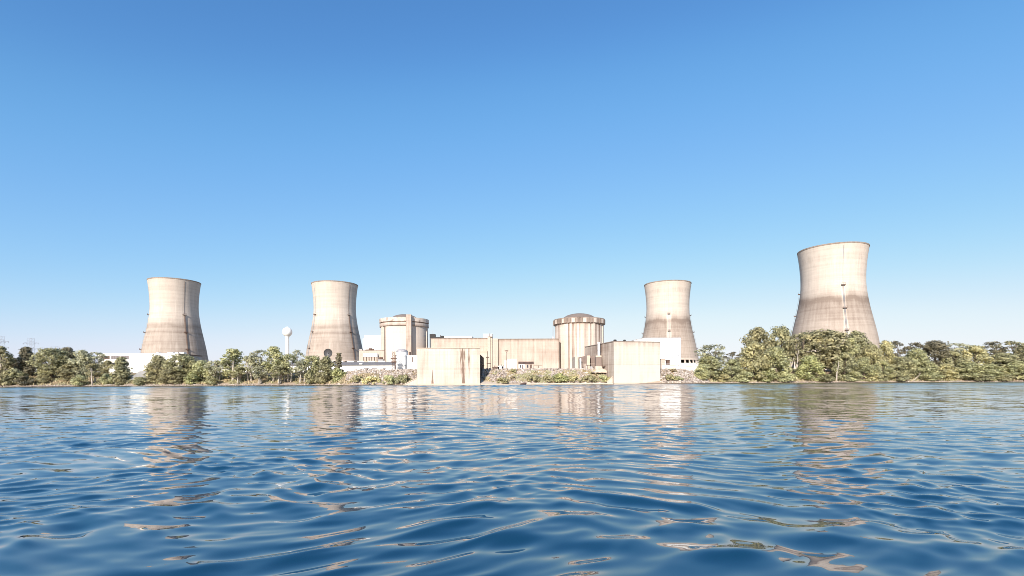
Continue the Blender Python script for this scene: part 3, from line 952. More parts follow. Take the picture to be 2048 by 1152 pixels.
# ------------------------------------------------------------------ right: white hall, annex, small things
def right_cluster():
    g = 8.4
    Y = 390
    a, b = at(1268, 690, Y), at(1361.5, 690, Y)
    k = at(1290, 690, Y)
    t = thing('turbine_hall', 'big white hall just right of the clean pump house', 'turbine hall', (a.x, Y, g))
    z0, z1 = at(1268, 680.5, Y).z - g, at(1300, 676, Y).z - g
    W, K = b.x - a.x, k.x - a.x
    MB().side([(0, -1), (W, -1), (W, z1), (K, z1), (0, z0)], 0, 40).build('wall', M['white'], t)
    MB().side([(0, z0 + .004), (K, z1 + .004), (W, z1 + .004), (W, z1 + .3), (K, z1 + .3), (0, z0 + .3)], -.15, 40.2).build('roof_edge', M['grey_and_shaded'], t)
    m = MB().box(at(1343, 710, Y).x - a.x, at(1345, 710, Y).x - a.x, -0.25, -0.004, at(1344, 716.5, Y).z - g, at(1344, 712.5, Y).z - g)
    m.build('vent', M['beige'], t)

    # concrete annex in front of the stained drum
    Y2 = 304
    a = at(1150, 735, Y2)
    an = thing('annex', 'low brown concrete annex at the foot of the stained reactor drum', 'building', (a.x, Y2, g))
    x = lambda px: at(px, 730, Y2).x - a.x
    z = lambda py: at(1170, py, Y2).z - g
    MB().prism([(0, 0), (x(1157), 0), (x(1157), 14), (0, 14)], -1, z(713)).build('front_block', M['wall'], an)
    m = MB().prism([(x(1157) + .01, 5), (x(1174), 0.5), (x(1174), 13), (x(1157) + .01, 13)], -1, [z(714.5), z(711), z(711), z(713)])
    m.build('recess_wall', M['shadow_wall'], an)  # shadow in the recess is put into the brown colour
    MB().prism([(x(1174) + .01, 0), (x(1180), 0), (x(1180), 12), (x(1174) + .01, 12)], -1, z(711)).build('pier', M['slab'], an)
    MB().prism([(x(1180) + .01, 4), (x(1191), 2.5), (x(1191), 9), (x(1180) + .01, 9)], -1, z(711.3)).build('rear_wall', M['shadow_wall'], an)
    MB().prism([(x(1159), -1.2), (x(1162), -1.2), (x(1162), -.2), (x(1159), -.2)], -1, z(717)).build('door_post', M['white_paint'], an)
    m = MB()
    for px in (1163, 1165.5, 1168, 1170.5, 1173):
        m.box(x(px) - .12, x(px) + .12, -1.6, -1.4, -.5, z(727.5))
    m.box(x(1160), x(1192), -1.6, -1.4, z(728.5), z(727.8))
    m.build('railing', M['beige'], an)

    p = at(1197.5, 725, 299)
    tk = thing('square_tank', 'beige square tank with pale lid between annex and clean pump house', 'tank', (p.x, 299, g))
    s = 299 / F
    zt = at(1197, 711, 299).z - g
    MB().box(-6 * s, 6 * s, 0, 3.2, 2.0, zt - 0.9).build('tank_body', M['shadow_wall'], tk)  # brown body colour carries the shadow on the tank's sides
    MB().box(-5.4 * s, 5.4 * s, -.15, 3.0, zt - .9 + .004, zt).build('lid', M['slab'], tk)
    MB().box(-7 * s, 7 * s, -.5, 3.6, -3.0, 2.0 - .004).build('plinth', M['wall'], tk)
    p = at(1198, 700, 301)
    st = thing('vent_stack', 'slim white vent stack rising from the shaded side of the clean pump house', 'vent stack', (p.x, 301.5, g))
    zt = at(1198, 684.5, 301.5).z - g
    MB().lathe([(0.72, -1), (0.72, zt - .4), (0.85, zt - .39), (0.85, zt), (0.6, zt)], n=20).build('pipe', M['white_paint'], st, smooth=False)
    for zz in (zt * .35, zt * .7):
        MB().lathe([(.72, zz), (.84, zz), (.84, zz + .3), (.72, zz + .3)], n=20).build('collar', M['steel'], st)

    # pale rubble mound
    p = at(1200, 737, 297)
    md = thing('sand_pile', 'pale heap of sand in front of the square tank', 'sand pile', (p.x, 297, 6.6))
    MB().grid(lambda u, v: ((u - .5) * 11, (v - .5) * 5, 2.6 * max(0, 1 - abs(2 * u - 1.1)) ** .8 * (.7 + .6 * float(vnoise(u * 6, v * 3, 4))) * max(0, 1 - (2 * v - 1) ** 2) ** .7 + .35 * (float(vnoise(u * 9, v * 6, 8)) - .5)), 30, 14).build('heap', M['slab'], md, smooth=True)
    p = at(1210, 730, 297)
    pl = thing('timber_stack', 'dark timber bundle lying on the pale sand heap beside the clean pump house', 'timber', (p.x, 296.5, 10.1))
    m = MB()
    for i in range(4):
        m.box(-2.0 + .15 * i, 1.6 + .1 * i, i * .5, i * .5 + .42, .05, .5)
    m.build('planks', M['brown'], pl)

    # machines by the annex
    for px, w, h, mat, lab in ((1176, 2.6, 2.0, 'white_paint', 'white machine housing in front of the annex pier'), (1183, 1.8, 1.6, 'grey_and_shaded', 'grey machine housing right of the annex pier'),
                               (1151.5, 1.4, .9, 'dark', 'small dark crate at the left foot of the annex')):
        p = at(px, 737, 304)
        mc = thing('machine_housing' if mat != 'dark' else 'crate', lab, 'machine' if mat != 'dark' else 'crate', (p.x, 304.5, float(tz(p.x, 304.5)) - .1))
        MB().box(-w / 2, w / 2, 0, 1.6, 0.25, h).build('casing', M[mat], mc)
        MB().box(-w / 2 - .1, w / 2 + .1, -.1, 1.7, 0, .25 - .004).build('skid', M['brown'], mc)
        MB().box(-w * .3, w * .3, .2, 1.2, h + .004, h + .25).build('lid', M['grey_slab'], mc)

    # right of the clean pump house
    for px, py0, w, h, mat, lab in ((1326, 726, 1.25, 3.2, 'beige', 'tall beige cabinet against the white hall, right of the clean pump house'),
                                    (1336.5, 726, 1.0, 1.9, 'rust', 'short brown cabinet with a cap in front of the white hall')):
        p = at(px, py0, 330)
        c = thing('cabinet', lab, 'cabinet', (p.x, 330, g))
        zt = at(px, 718.5 if h > 2 else 721, 330).z - g
        MB().box(-w, w, 0, 2, -.3, zt).build('casing', M[mat], c)
        MB().box(-w - .3, w + .3, -.2, 2.2, zt + .004, zt + .35).build('cap', M[mat], c)
    p = at(1357.5, 727, 345)
    lp = thing('street_lamp', 'thin grey lamp post at the right corner of the white hall', 'street lamp', (p.x, 345, g))
    zt = at(1357.5, 711.5, 345).z - g
    MB().tube([(0, 0, -.3), (0, 0, zt)], [.2, .13], n=6).build('post', M['steel'], lp)
    MB().box(-.55, .55, -.9, .2, zt + .004, zt + .35).build('lamp_head', M['steel'], lp)
    # guard rail
    q = [at(px, py, Yy) for px, py, Yy in ((1324, 728, 322), (1345, 728, 322), (1368, 731, 321), (1395, 735, 320))]
    gr = thing('guard_rail', 'pale guard rail running right from the clean pump house', 'guard rail', (q[0].x, q[0].y, q[0].z - 1.2))
    rel = [v - q[0] + Vector((0, 0, 1.2)) for v in q]
    MB().tube(rel, .14, n=5).build('rail', M['white_paint'], gr)
    for i in range(9):
        t_ = i / 8 * 2.999
        k_ = int(t_)
        v = rel[k_].lerp(rel[min(k_ + 1, 3)], t_ - k_)
        MB().box(v.x - .1, v.x + .1, v.y - .1, v.y + .1, v.z - 3.2, v.z).build('post', M['steel'], gr)
    # white low wall / building below the third tower
    a, b = at(1361, 728, 420), at(1412, 728, 420)
    lw = thing('service_building', 'low white service building below the dark based cooling tower', 'building', (a.x, 420, g))
    zt = at(1385, 725.8, 420).z - g
    MB().box(0.2, b.x - a.x, 0, 18, -1, zt - .5).build('wall', M['white_paint'], lw)
    MB().box(0.1, b.x - a.x + .2, -.3, 18.2, zt - .5 + .004, zt).build('roof', M['cream'], lw)
    a, b = at(1324, 733, 312), at(1404, 736, 312)
    rw = thing('retaining_wall', 'low white retaining wall along the top of the right rocks', 'wall', (a.x, 312, 6.5))
    L = b.x - a.x
    z0, z1 = at(1324, 729, 312).z - 6.5, at(1404, 734, 312).z - 6.5
    MB().side([(0, -1), (L, -1), (L, z1 - .25), (0, z0 - .25)], 0, .6).build('panel', M['cream'], rw)
    MB().side([(0, z0 - .246), (L, z1 - .246), (L, z1), (0, z0)], -.15, .75).build('coping', M['slab'], rw)


# ------------------------------------------------------------------ left of the pale reactor drum
def left_cluster():
    g = 8.4
    # white block behind
    Y = 520
    a, b = at(729, 690, Y), at(770, 690, Y)
    wb = thing('turbine_hall', 'white block between the second cooling tower and the pale reactor drum', 'turbine hall', (a.x, Y, g))
    zt = at(745, 671, Y).z - g
    MB().box(0, b.x - a.x, 0, 40, -1, zt - .5).build('wall', M['white'], wb)
    MB().box(-.3, b.x - a.x, -.3, 40, zt - .496, zt).build('roof', M['white_paint'], wb)
    x0 = at(724.5, 690, Y).x - a.x
    MB().box(x0, -.01, 2, 30, -1, at(727, 677, Y).z - g).build('side_block', M['white_paint'], wb)
    # beige lower wall
    Y = 440
    a, b = at(718, 700, Y), at(775, 700, Y)
    lb = thing('service_building', 'beige low building behind the tank on legs, below the white block', 'building', (a.x, Y, g))
    zt = at(745, 700.5, Y).z - g
    MB().box(0, b.x - a.x, 0, 20, -1, zt - .4).build('wall', M['beige'], lb)
    MB().box(-.2, b.x - a.x, -.2, 20, zt - .396, zt).build('roof', M['ring'], lb)
    m = MB()
    for px, w, h in ((733, 2.2, 1.0), (741, 1.6, 1.4), (738, 1.2, 2.0)):
        x = at(px, 700, Y).x - a.x
        m.box(x - w, x + w, 2 + w, 4 + w, zt + .004, zt + h)
    m.build('roof_unit', M['rust'], lb)
    # horizontal tank on legs
    Y = 420
    a, b = at(726, 715, Y), at(754.5, 715, Y)
    tk = thing('tank_on_legs', 'white flat-topped tank on short legs beside the pale reactor drum', 'tank', (a.x, Y, g))
    zb, zt = at(740, 714, Y).z - g, at(740, 706.5, Y).z - g
    L = b.x - a.x
    MB().side([(0, zb), (L, zb), (L, zt - .6), (L - .7, zt), (.7, zt), (0, zt - .6)], 0, 6).build('vessel', M['white_paint'], tk)
    for i in range(6):
        x = .4 + (L - .8) * i / 5
        MB().box(x - .3, x + .3, .5, 1.1, -.6, zb - .004).build('leg', M['brown'], tk)
    MB().box(-.3, L + .3, -.2, 6.2, -.9, -.6 - .004 + max(0, at(740, 720, Y).z - g - .3)).build('base', M['slab'], tk)
    # small dark pump set
    p = at(761, 718, 415)
    ps = thing('pump_set', 'small dark pump set right of the white tank on legs', 'pump', (p.x, 415, g))
    zb = at(761, 718.5, 415).z - g
    MB().box(-2.2, 2.2, 0, 3, -.5, zb - .004).build('plinth', M['grey_slab'], ps)
    MB().tube([(-1.2, 1.5, zb + .9), (1.4, 1.5, zb + .9)], [1.1, .9], n=10).build('motor', M['rust'], ps)
    MB().tube([(-1.9, 1.5, zb), (-1.9, 1.5, zb + 3.2)], .28, n=6).build('pipe', M['dark'], ps)
    # white post by the tower
    p = at(721.5, 715, 470)
    wp = thing('vent_stack', 'short white duct standing at the right foot of the second cooling tower', 'vent stack', (p.x, 470, g))
    z0, zt = at(721, 717, 470).z - g, at(721, 698, 470).z - g
    MB().box(-1.1, 1.1, 0, 2.2, -.5, zt - .5).build('duct', M['white_paint'], wp)
    MB().box(-1.4, 1.4, -.3, 2.5, zt - .496, zt).build('cap', M['grey_and_shaded'], wp)
    # long low building with grey roof
    Y = 352
    a, b = at(548, 730, Y), at(789, 730, Y)
    lg = thing('long_shed', 'long low white shed with grey roof in front of the second cooling tower', 'shed', (a.x, Y, 8.2))
    gz = 8.2
    zt, zr, zw = [at(690, py, Y).z - gz for py in (721.5, 723.5, 729.8)]
    L = b.x - a.x
    MB().box(0, L, 0, 16, -1, zw).build('wall', M['white_paint'], lg)
    MB().add([(-.3, -.6, zw + .01), (L + .3, -.6, zw + .01), (L + .3, 6, zr), (-.3, 6, zr), (-.3, -.6, zw - .3), (L + .3, -.6, zw - .3), (L + .3, 16, zr), (-.3, 16, zr)],
             [(0, 1, 2, 3), (4, 5, 1, 0), (3, 2, 6, 7)]).build('roof', M['grey_roof'], lg)
    i = 0
    px = 568
    while px < 780:
        x0_, x1_ = at(px, 722, Y + 6).x - a.x, at(min(px + 13, 786), 722, Y + 6).x - a.x
        MB().box(x0_, x1_, 6, 6.6, zr + .004, zt + .1).build('skylight', M['white_paint'], lg)
        px += 21
    MB().box(at(719, 725, Y).x - a.x, at(725, 725, Y).x - a.x, -.5, 2, zw + .3, zw + 1.1).build('roof_hatch', M['white_paint'], lg)
    for p0, p1 in ((600, 612), (640, 652), (727, 738), (743, 755), (765, 772)):
        MB().box(at(p0, 735, Y).x - a.x, at(p1, 735, Y).x - a.x, -.12, -.004, at(700, 737.8, Y).z - gz, at(700, 736.2, Y).z - gz).build('window', M['blind'], lg)
    # domed tank
    Y = 330
    p = at(804, 737, Y)
    dt = thing('domed_tank', 'white upright domed tank between the pale reactor drum and streaked pump house', 'tank', (p.x, Y, g))
    r = 11.8 * Y / F
    zs, zt = at(804, 704, Y).z - g, at(804, 698, Y).z - g
    MB().lathe([(r, -1), (r, zs)], n=48).build('shell', M['white_paint'], dt, smooth=True)
    MB().lathe([(r, zs), (r * .97, zs + (zt - zs) * .3), (r * .8, zs + (zt - zs) * .72), (r * .45, zs + (zt - zs) * .95), (.02, zt)], n=48).build('dome', M['grey_and_shaded'], dt, smooth=True)
    m = MB()
    for zz in (zs, zs - 3.2, 1.2):
        m.lathe([(r, zz - .12), (r + .14, zz - .12), (r + .14, zz + .12), (r, zz + .12)], n=48)
    m.build('hoop', M['steel'], dt)
    m = MB()
    for o_ in (-.3, .3):
        m.tube([(-r * .55 + o_, -r * .86, -.5), (-r * .55 + o_, -r * .86, zs + .8)], .07, n=4)
    m.build('ladder', M['rust'], dt)
    m = MB().tube([(r * .75, -r * .7, -.5), (r * .75, -r * .7, zs - 2)], .25, n=6)
    m.build('pipe', M['steel'], dt)
    # white equipment box
    p = at(823.5, 737, 322)
    bx = thing('equipment_hut', 'white hut with a dark slot between domed tank and streaked pump house', 'hut', (p.x, 322, g))
    s = 322 / F
    zt = at(823, 711, 322).z - g
    MB().box(-9.5 * s, 12 * s, 0, 5, -1, zt - .3).build('wall', M['white'], bx)
    MB().box(-9.8 * s, 12.2 * s, -.3, 5.3, zt - .296, zt).build('roof', M['white_paint'], bx)
    MB().box(1.0 * s, 2.6 * s, -.12, -.004, zt - 4.2, zt - 1.0).build('slot', M['rust'], bx)
    MB().box(4 * s, 8 * s, -.10, -.004, -.2, 3.6).build('door', M['cream'], bx)
    MB().box(-6.5 * s, -3.5 * s, 1, 3, zt + .004, zt + 2.4).build('roof_unit', M['rust'], bx)
    # lattice mast and thin mast
    p = at(787, 738, 318)
    lm = thing('lattice_mast', 'short rusty lattice mast left of the white domed tank', 'mast', (p.x, 318, g))
    zt = at(787, 703, 318).z - g
    m = MB()
    w = .75
    for sx in (-w, w):
        for sy in (0, 2 * w):
            m.tube([(sx, sy, -.5), (sx, sy, zt)], .09, n=4)
    nseg = 8
    for k in range(nseg):
        z0, z1 = zt * k / nseg, zt * (k + 1) / nseg
        for yy in (0, 2 * w):
            m.tube([(-w, yy, z0), (w, yy, z1)], .06, n=4)
            m.tube([(w, yy, z0), (-w, yy, z1)], .06, n=4)
    m.build('frame', M['rust'], lm)
    for zz in (zt * .45, zt * .62):
        MB().box(-1.6, 1.6, -.5, 2, zz, zz + .7).build('platform', M['rust'], lm)
    MB().tube([(0, w, zt), (0, w, zt + 4)], .07, n=4).build('antenna', M['steel'], lm)
    p = at(791.5, 738, 316)
    po = thing('pole', 'thin brown pole close to the left side of the white domed tank', 'pole', (p.x, 316, g))
    zt = at(791, 712, 316).z - g
    MB().tube([(0, 0, -.5), (0, 0, zt)], .16, n=6).build('shaft', M['rust'], po)
    MB().box(-.5, .5, -.3, .3, zt + .004, zt + .5).build('cap_box', M['rust'], po)

    # water tower
    Y = 560
    p = at(574.5, 664, Y)
    wt = thing('water_tower', 'white ball-shaped water tower on a slim stem left of the second cooling tower', 'water tower', (p.x, Y, g))
    zc = p.z - g
    r = 9.4 * Y / F
    rs_ = 3.3 * Y / F
    prof = [(r * math.cos(t), zc + r * math.sin(t)) for t in np.linspace(-1.05, math.pi / 2 - .001, 24)]
    prof = [(rs_, zc - r * 1.32), (rs_ * 1.12, zc - r * 1.1)] + prof
    MB().lathe(prof, n=48).build('tank', M['white_paint'], wt, smooth=True)
    MB().lathe([(rs_ * 1.8, -1), (rs_ * 1.25, 4), (rs_, 9), (rs_, zc - r * 1.32 - .004)], n=32).build('stem', M['white_paint'], wt, smooth=True)
    MB().lathe([(.6, zc + r - .2), (.6, zc + r + .7), (.05, zc + r + .9)], n=10).build('vent', M['white_paint'], wt)

    # dark dish
    Y = 322
    p = at(656, 706, Y)
    ds = thing('dish_antenna', 'large dark round dish above the shrubs in front of the second cooling tower', 'dish', (p.x, Y, float(tz(p.x, Y))))
    zc = p.z - float(tz(p.x, Y))
    r = 8.0 * Y / F
    m = MB()
    n = 32
    vs, fs = [], []
    rings = [(.02, .75), (.35, .66), (.65, .42), (.9, .12), (1.0, 0), (1.03, .05), (.9, .25), (.5, .75), (.02, .95)]
    for rr, dd in rings:
        for k in range(n):
            t = 2 * math.pi * k / n
            vs.append((r * rr * math.cos(t), dd * .9, zc + r * rr * math.sin(t)))
    for i in range(len(rings) - 1):
        for k in range(n):
            fs.append((i * n + k, i * n + (k + 1) % n, (i + 1) * n + (k + 1) % n, (i + 1) * n + k))
    m.add(vs, fs)
    m.build('reflector', plain('dish_grey', (0.08, 0.075, 0.075), .45, var=.15), ds, smooth=True)
    m = MB()
    for k in range(40):
        t0, t1 = 2 * math.pi * k / 40, 2 * math.pi * (k + 1) / 40
        m.tube([(r * 1.02 * math.cos(t0), 0, zc + r * 1.02 * math.sin(t0)), (r * 1.02 * math.cos(t1), 0, zc + r * 1.02 * math.sin(t1))], .16, n=5)
    m.build('rim', M['dark'], ds)
    MB().tube([(0, .9, 0), (0, .9, zc)], .3, n=8).build('mast', M['dark'], ds)
    m = MB().tube([(0, .6, zc), (0, -1.1, zc - .1)], .14, n=6)
    m.tube([(0, 0, zc - r * .9), (0, -1.1, zc - .1)], .09, n=5)
    m.build('feed_arm', M['steel'], ds)


# ------------------------------------------------------------------ office building at left
def office():
    Y = 372
    g = 8.2
    a, b = at(196, 720, Y), at(357, 720, Y)
    o = thing('office_building', 'white flat-roofed office building with strip windows at the foot of the leftmost cooling tower', 'office building', (a.x, Y, g))
    zt = at(280, 706.8, Y).z - g
    L = b.x - a.x
    x = lambda px: at(px, 720, Y).x - a.x
    z = lambda py: at(230, py, Y).z - g
    MB().box(0, L, 0, .5, -1, zt - .4).build('wall', M['cream'], o)
    # receding end wall, its shade painted in as grey
    c = at(403, 712, 405)
    ex, ey = c.x - a.x, 33.0
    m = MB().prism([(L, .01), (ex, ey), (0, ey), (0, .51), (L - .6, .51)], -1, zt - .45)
    m.build('end_wall', M['grey_and_shaded'], o)
    m = MB().prism([(-.3, -.3), (L + .2, -.3), (ex + .3, ey), (ex, ey + .3), (-.3, ey + .3)], zt - .396, zt)
    m.build('roof', M['cream'], o)
    m = MB().prism([(L + .21, -.28), (L + .5, -.28), (ex + .6, ey), (ex + .31, ey)], zt - .7, zt - .05)
    m.build('roof_edge', M['brown'], o)
    for p0, p1, q0, q1, mat in ((200, 219, 712.3, 717.8, 'rust'), (222.2, 239, 712.3, 717.8, 'blind'), (241.5, 258, 712.3, 717.8, 'blind'), (202.5, 219, 725.5, 730.6, 'glass'), (221, 239, 725.5, 730.6, 'glass'), (241, 258, 725.5, 730.6, 'glass')):
        w = MB()
        w.box(x(p0) - .12, x(p1) + .12, -.10, -.004, z(q1) - .12, z(q0) + .12)
        fr = w.build('window', M['brown'], o)
        MB().box(x(p0), x(p1), -.16, -.104, z(q1), z(q0)).build('pane', M[mat], fr)
        m = MB()
        n = 5
        for k in range(1, n):
            xx = x(p0) + (x(p1) - x(p0)) * k / n
            m.box(xx - .06, xx + .06, -.20, -.164, z(q1), z(q0))
        m.build('mullion', M['brown'], fr)
    for px, w in ((333, 2.0), (347, 1.4), (355, 2.2), (307, .8)):
        MB().box(x(px) - w, x(px) + w, 4, 7, zt + .004, zt + .9).build('rooftop_unit', M['white_paint'], o)
    MB().box(x(264), x(272), -.08, -.004, z(728.8), z(727.6)).build('name_plate', M['beige'], o)
    # second low white building at the right of office (seen through the trees)
    a2, b2 = at(392, 737, 362), at(545, 737, 362)
    s = thing('service_building', 'low white building half hidden by trees right of the office building', 'building', (a2.x, 362, 8.2))
    zt2 = at(450, 735.8, 362).z - 8.2
    zt2 = max(zt2, 3.0)
    MB().box(0, b2.x - a2.x, 0, 14, -1, zt2 - .3).build('wall', M['white_paint'], s)
    MB().box(-.4, b2.x - a2.x + .4, -.8, 14, zt2 - .296, zt2 + .3).build('roof', M['cream'], s)
    MB().box(.5, b2.x - a2.x - .5, -.1, -.004, .2, 1.2).build('window', M['glass'], s)
    # grey embankment slab
    p0, p1 = at(262, 755, 322), at(297, 742, 322)
    e = thing('concrete_ramp', 'tilted grey concrete slabs on the bank below the office building', 'ramp', (p0.x, 322, 0))
    L2 = p1.x - p0.x
    MB().side([(0, p0.z - 1), (L2, p1.z - 2.2), (L2, p1.z + .3), (L2 * .45, p1.z - .2), (0, p0.z)], 0, 6).build('upper_slab', M['grey_slab'], e)
    MB().side([(L2 * .1, p0.z - 1.5), (L2 * 1.05, p0.z - .5), (L2 * 1.05, p1.z - 2.6), (L2 * .6, p1.z - 3.4)], -3, 3).build('lower_slab', M['grey_slab'], e)


# ------------------------------------------------------------------ small things on the middle rocks
def middle_yard():
    g = 8.75
    Y = 303.5
    p = at(1024, 737, Y)
    s = Y / F
    c = thing('white_container', 'tall white metal box standing on the middle rocks in front of the brown wall', 'container', (p.x, Y, g))
    zt = at(1024, 718, Y).z - g
    MB().box(-10 * s, 10 * s, 0, 4.5, 0, zt - .15).build('wall', M['white'], c)
    MB().box(-10.2 * s, 10.2 * s, -.12, 4.6, zt - .146, zt).build('roof', M['white_paint'], c)
    MB().box(-16 * s, -10 * s - .01, .6, 3.5, 0, zt - .8).build('side_cabinet', M['cream'], c)
    MB().box(-3 * s, 3 * s, -.08, -.004, .1, zt - 1.2).build('door', M['cream'], c)
    # trailers with dark roofs
    for p0, p1, yt, yr, mat, lab in ((1037.5, 1049, 728, 723, 'white_paint', 'small white trailer with a dark sloping roof right of the white metal box'),
                                     (1050, 1067, 728, 723, 'beige', 'longer beige trailer with a dark sloping roof on the middle rocks')):
        a, b = at(p0, 737, Y), at(p1, 737, Y)
        t = thing('trailer', lab, 'trailer', (a.x, Y, g), 0, 'site trailers on the middle rocks')
        L = b.x - a.x
        z0, z1 = at(p0, yt, Y).z - g, at(p0, yr, Y).z - g
        MB().box(0, L, 0, 3, .35, z0).build('wall', M[mat], t)
        MB().add([(-.2, -.4, z0), (L + .2, -.4, z0), (L + .2, 1.5, z1), (-.2, 1.5, z1), (-.2, 3.3, z0), (L + .2, 3.3, z0)], [(0, 1, 2, 3), (3, 2, 5, 4), (0, 3, 4), (1, 5, 2), (0, 4, 5, 1)]).build('roof', M['brown'], t)
        MB().box(L * .2, L * .4, -.06, -.004, 1.1, z0 - .4).build('window', M['glass'], t)
        MB().box(L * .6, L * .8, -.06, -.004, .36, z0 - .4).build('door', M['rust'], t)
        for q in (.2, .8):
            m = MB().tube([(L * q, .1, .4), (L * q, .4, .4)], .42, n=12)
            m.build('wheel', M['dark'], t)
    a, b = at(1064, 737, Y), at(1084.5, 737, Y)
    sh = thing('beige_shed', 'low flat beige shed right of the trailers', 'shed', (a.x + 1.1, Y + .5, g))
    L = b.x - a.x - 1.1
    MB().box(0, L, 0, 3, 0, 2.5).build('wall', M['beige'], sh)
    MB().box(-.2, L + .2, -.3, 3.2, 2.504, 2.75).build('roof', M['slab'], sh)
    MB().box(L * .55, L * .6, -.06, -.004, .05, 2.3).build('door_gap', M['rust'], sh)
    p = at(1091.5, 737, Y)
    cr = thing('crate', 'small flat brown crate near the left foot of the stained reactor drum', 'crate', (p.x, Y, g))
    MB().box(-1.1, 1.1, 0, 1.2, .12, .75).build('boards', M['brown'], cr)
    MB().box(-1.0, -.7, 0, 1.2, 0, .116).build('runner', M['dark'], cr)
    MB().box(.7, 1.0, 0, 1.2, 0, .116).build('runner', M['dark'], cr)
    # machines left of the box
    for px, w, h, mat, cat, lab in ((987.5, .9, 1.8, 'rust', 'generator', 'narrow brown generator at the left end of the middle rocks'), (994.5, 1.3, 1.9, 'brown', 'generator', 'wider dark brown generator second from the left end of the middle rocks'),
                                    (1001, 1.5, 2.4, 'white_paint', 'generator', 'white generator between the brown ones and the white metal box'), (1005.5, .7, 2.1, 'grey_and_shaded', 'generator', 'slim grey generator touching the left side of the white metal box')):
        p = at(px, 737, Y)
        mc = thing('generator', lab, cat, (p.x, Y, g - .05), 0, 'generators on the middle rocks')
        MB().box(-w, w, 0, 1.8, .3, h).build('casing', M[mat], mc)
        MB().box(-w - .1, w + .1, -.1, 1.9, 0, .296).build('skid', M['dark'], mc)
        MB().tube([(w * .4, .6, h), (w * .4, .6, h + .8)], .12, n=6).build('exhaust', M['dark'], mc)
    # double-headed floodlight
    p = at(1015.5, 737, Y - 1)
    fl = thing('floodlight_pole', 'thin floodlight pole with two lamp heads in front of the brown wall', 'floodlight', (p.x - .7, Y - .8, g - .3))
    zt = at(1015.5, 701, Y - 1).z - g
    MB().tube([(0, 0, -.5), (0, 0, zt)], [.15, .09], n=6).build('post', M['rust'], fl)
    for sx in (-1, 1):
        m = MB().tube([(0, 0, zt - .9), (sx * .75, 0, zt)], .06, n=4)
        m.box(sx * .75 - .28, sx * .75 + .28, -.25, .2, zt, zt + .42)
        m.build('lamp_head', M['rust'], fl)
    MB().box(-.2, .2, -.2, .2, zt + .05, zt + .5).build('photocell', M['rust'], fl)
    # ladder / stand at far left
    p = at(977.5, 737, Y)
    ac = thing('access_platform', 'rusty access platform beside the dark recess of the streaked pump house', 'platform', (p.x, Y, g - .4))
    m = MB()
    for sx in (-1.1, 1.1):
        for sy in (0, 1.6):
            m.tube([(sx, sy, -.3), (sx, sy, 8.0 if sx < 0 else 4.0)], .08, n=4)
    for zz in (1.3, 2.6, 3.9):
        m.tube([(-1.1, 0, zz), (1.1, 0, zz)], .07, n=4)
    m.build('frame', M['rust'], ac)
    MB().box(-1.3, 1.3, -.2, 1.8, 4.0, 4.25).build('deck', M['rust'], ac)
    MB().box(-1.7, .2, -.2, 1.0, 7.6, 8.1).build('canopy', M['brown'], ac)
    # dark boulder at the water
    p = at(1046, 768, 284)
    b = MB()
    rs_ = np.random.RandomState(4)
    pts = []
    b.lathe([(1.25 * math.cos(t) * (1 + .25 * math.sin(5 * t)), .9 * math.sin(t)) for t in np.linspace(-.5, 1.55, 9)], n=13)
    b.v = [(x * 1.4 + .3 * math.sin(3 * y + z), y, z * (1 + .25 * math.sin(2 * x)) + .2) for x, y, z in b.v]
    bo = b.build('boulder', M['rust'], None, loc=(p.x, 283.2, 0))
    tag(bo, 'dark boulder at the waterline below the middle rocks', 'boulder')


# ------------------------------------------------------------------ pylons
def pylons():
    def pylon(px, pyt, Y, label, arms):
        p = at(px, pyt, Y)
        o = thing('pylon', label, 'pylon', (p.x, Y, 8.6), 0, 'transmission pylons beyond the left trees')
        zt = p.z - 8.6
        s = Y / F
        w0 = 4.6 * s

        def half(z):
            return w0 if z > zt * .55 else w0 + (zt * .55 - z) * .12
        m = MB()
        levels = np.linspace(-1, zt, 15)
        for sx in (-1, 1):
            for sy in (-1, 1):
                m.tube([(sx * half(z), sy * half(z) * .6, z) for z in levels], .24, n=4)
        for i in range(14):
            z0, z1 = levels[i], levels[i + 1]
            for sy in (-1, 1):
                m.tube([(-half(z0), sy * half(z0) * .6, z0), (half(z1), sy * half(z1) * .6, z1)], .13, n=4)
                m.tube([(half(z0), sy * half(z0) * .6, z0), (-half(z1), sy * half(z1) * .6, z1)], .13, n=4)
                m.tube([(-half(z1), sy * half(z1) * .6, z1), (half(z1), sy * half(z1) * .6, z1)], .14, n=4)
        m.build('lattice', M['pylon'], o)
        for py in arms:
            z = at(px, py, Y).z - 8.6
            a = MB()
            L = 15.5 * s
            a.tube([(-L, 0, z), (L, 0, z)], .3, n=4)
            for sg in (-1, 1):
                a.tube([(sg * w0, 0, z + 1.8), (sg * L, 0, z)], .2, n=4)
            ao = a.build('cross_arm', M['pylon'], o)
            for q in (-.95, -.55, .55, .95):
                MB().tube([(q * L, 0, z), (q * L, 0, z - 1.8)], .35, n=5).build('insulator', M['steel'], ao)
    pylon(61.5, 676.5, 760, 'pale lattice pylon with two cross arms above the dark tree near the left edge', (686, 697.5, 709))
    pylon(2, 672.5, 745, 'pale lattice pylon cut off by the left edge of the picture', (683, 694.5, 706))
    pylon(113, 693, 1500, 'tiny far pylon tip above the broad tree left of the office building', (698,))


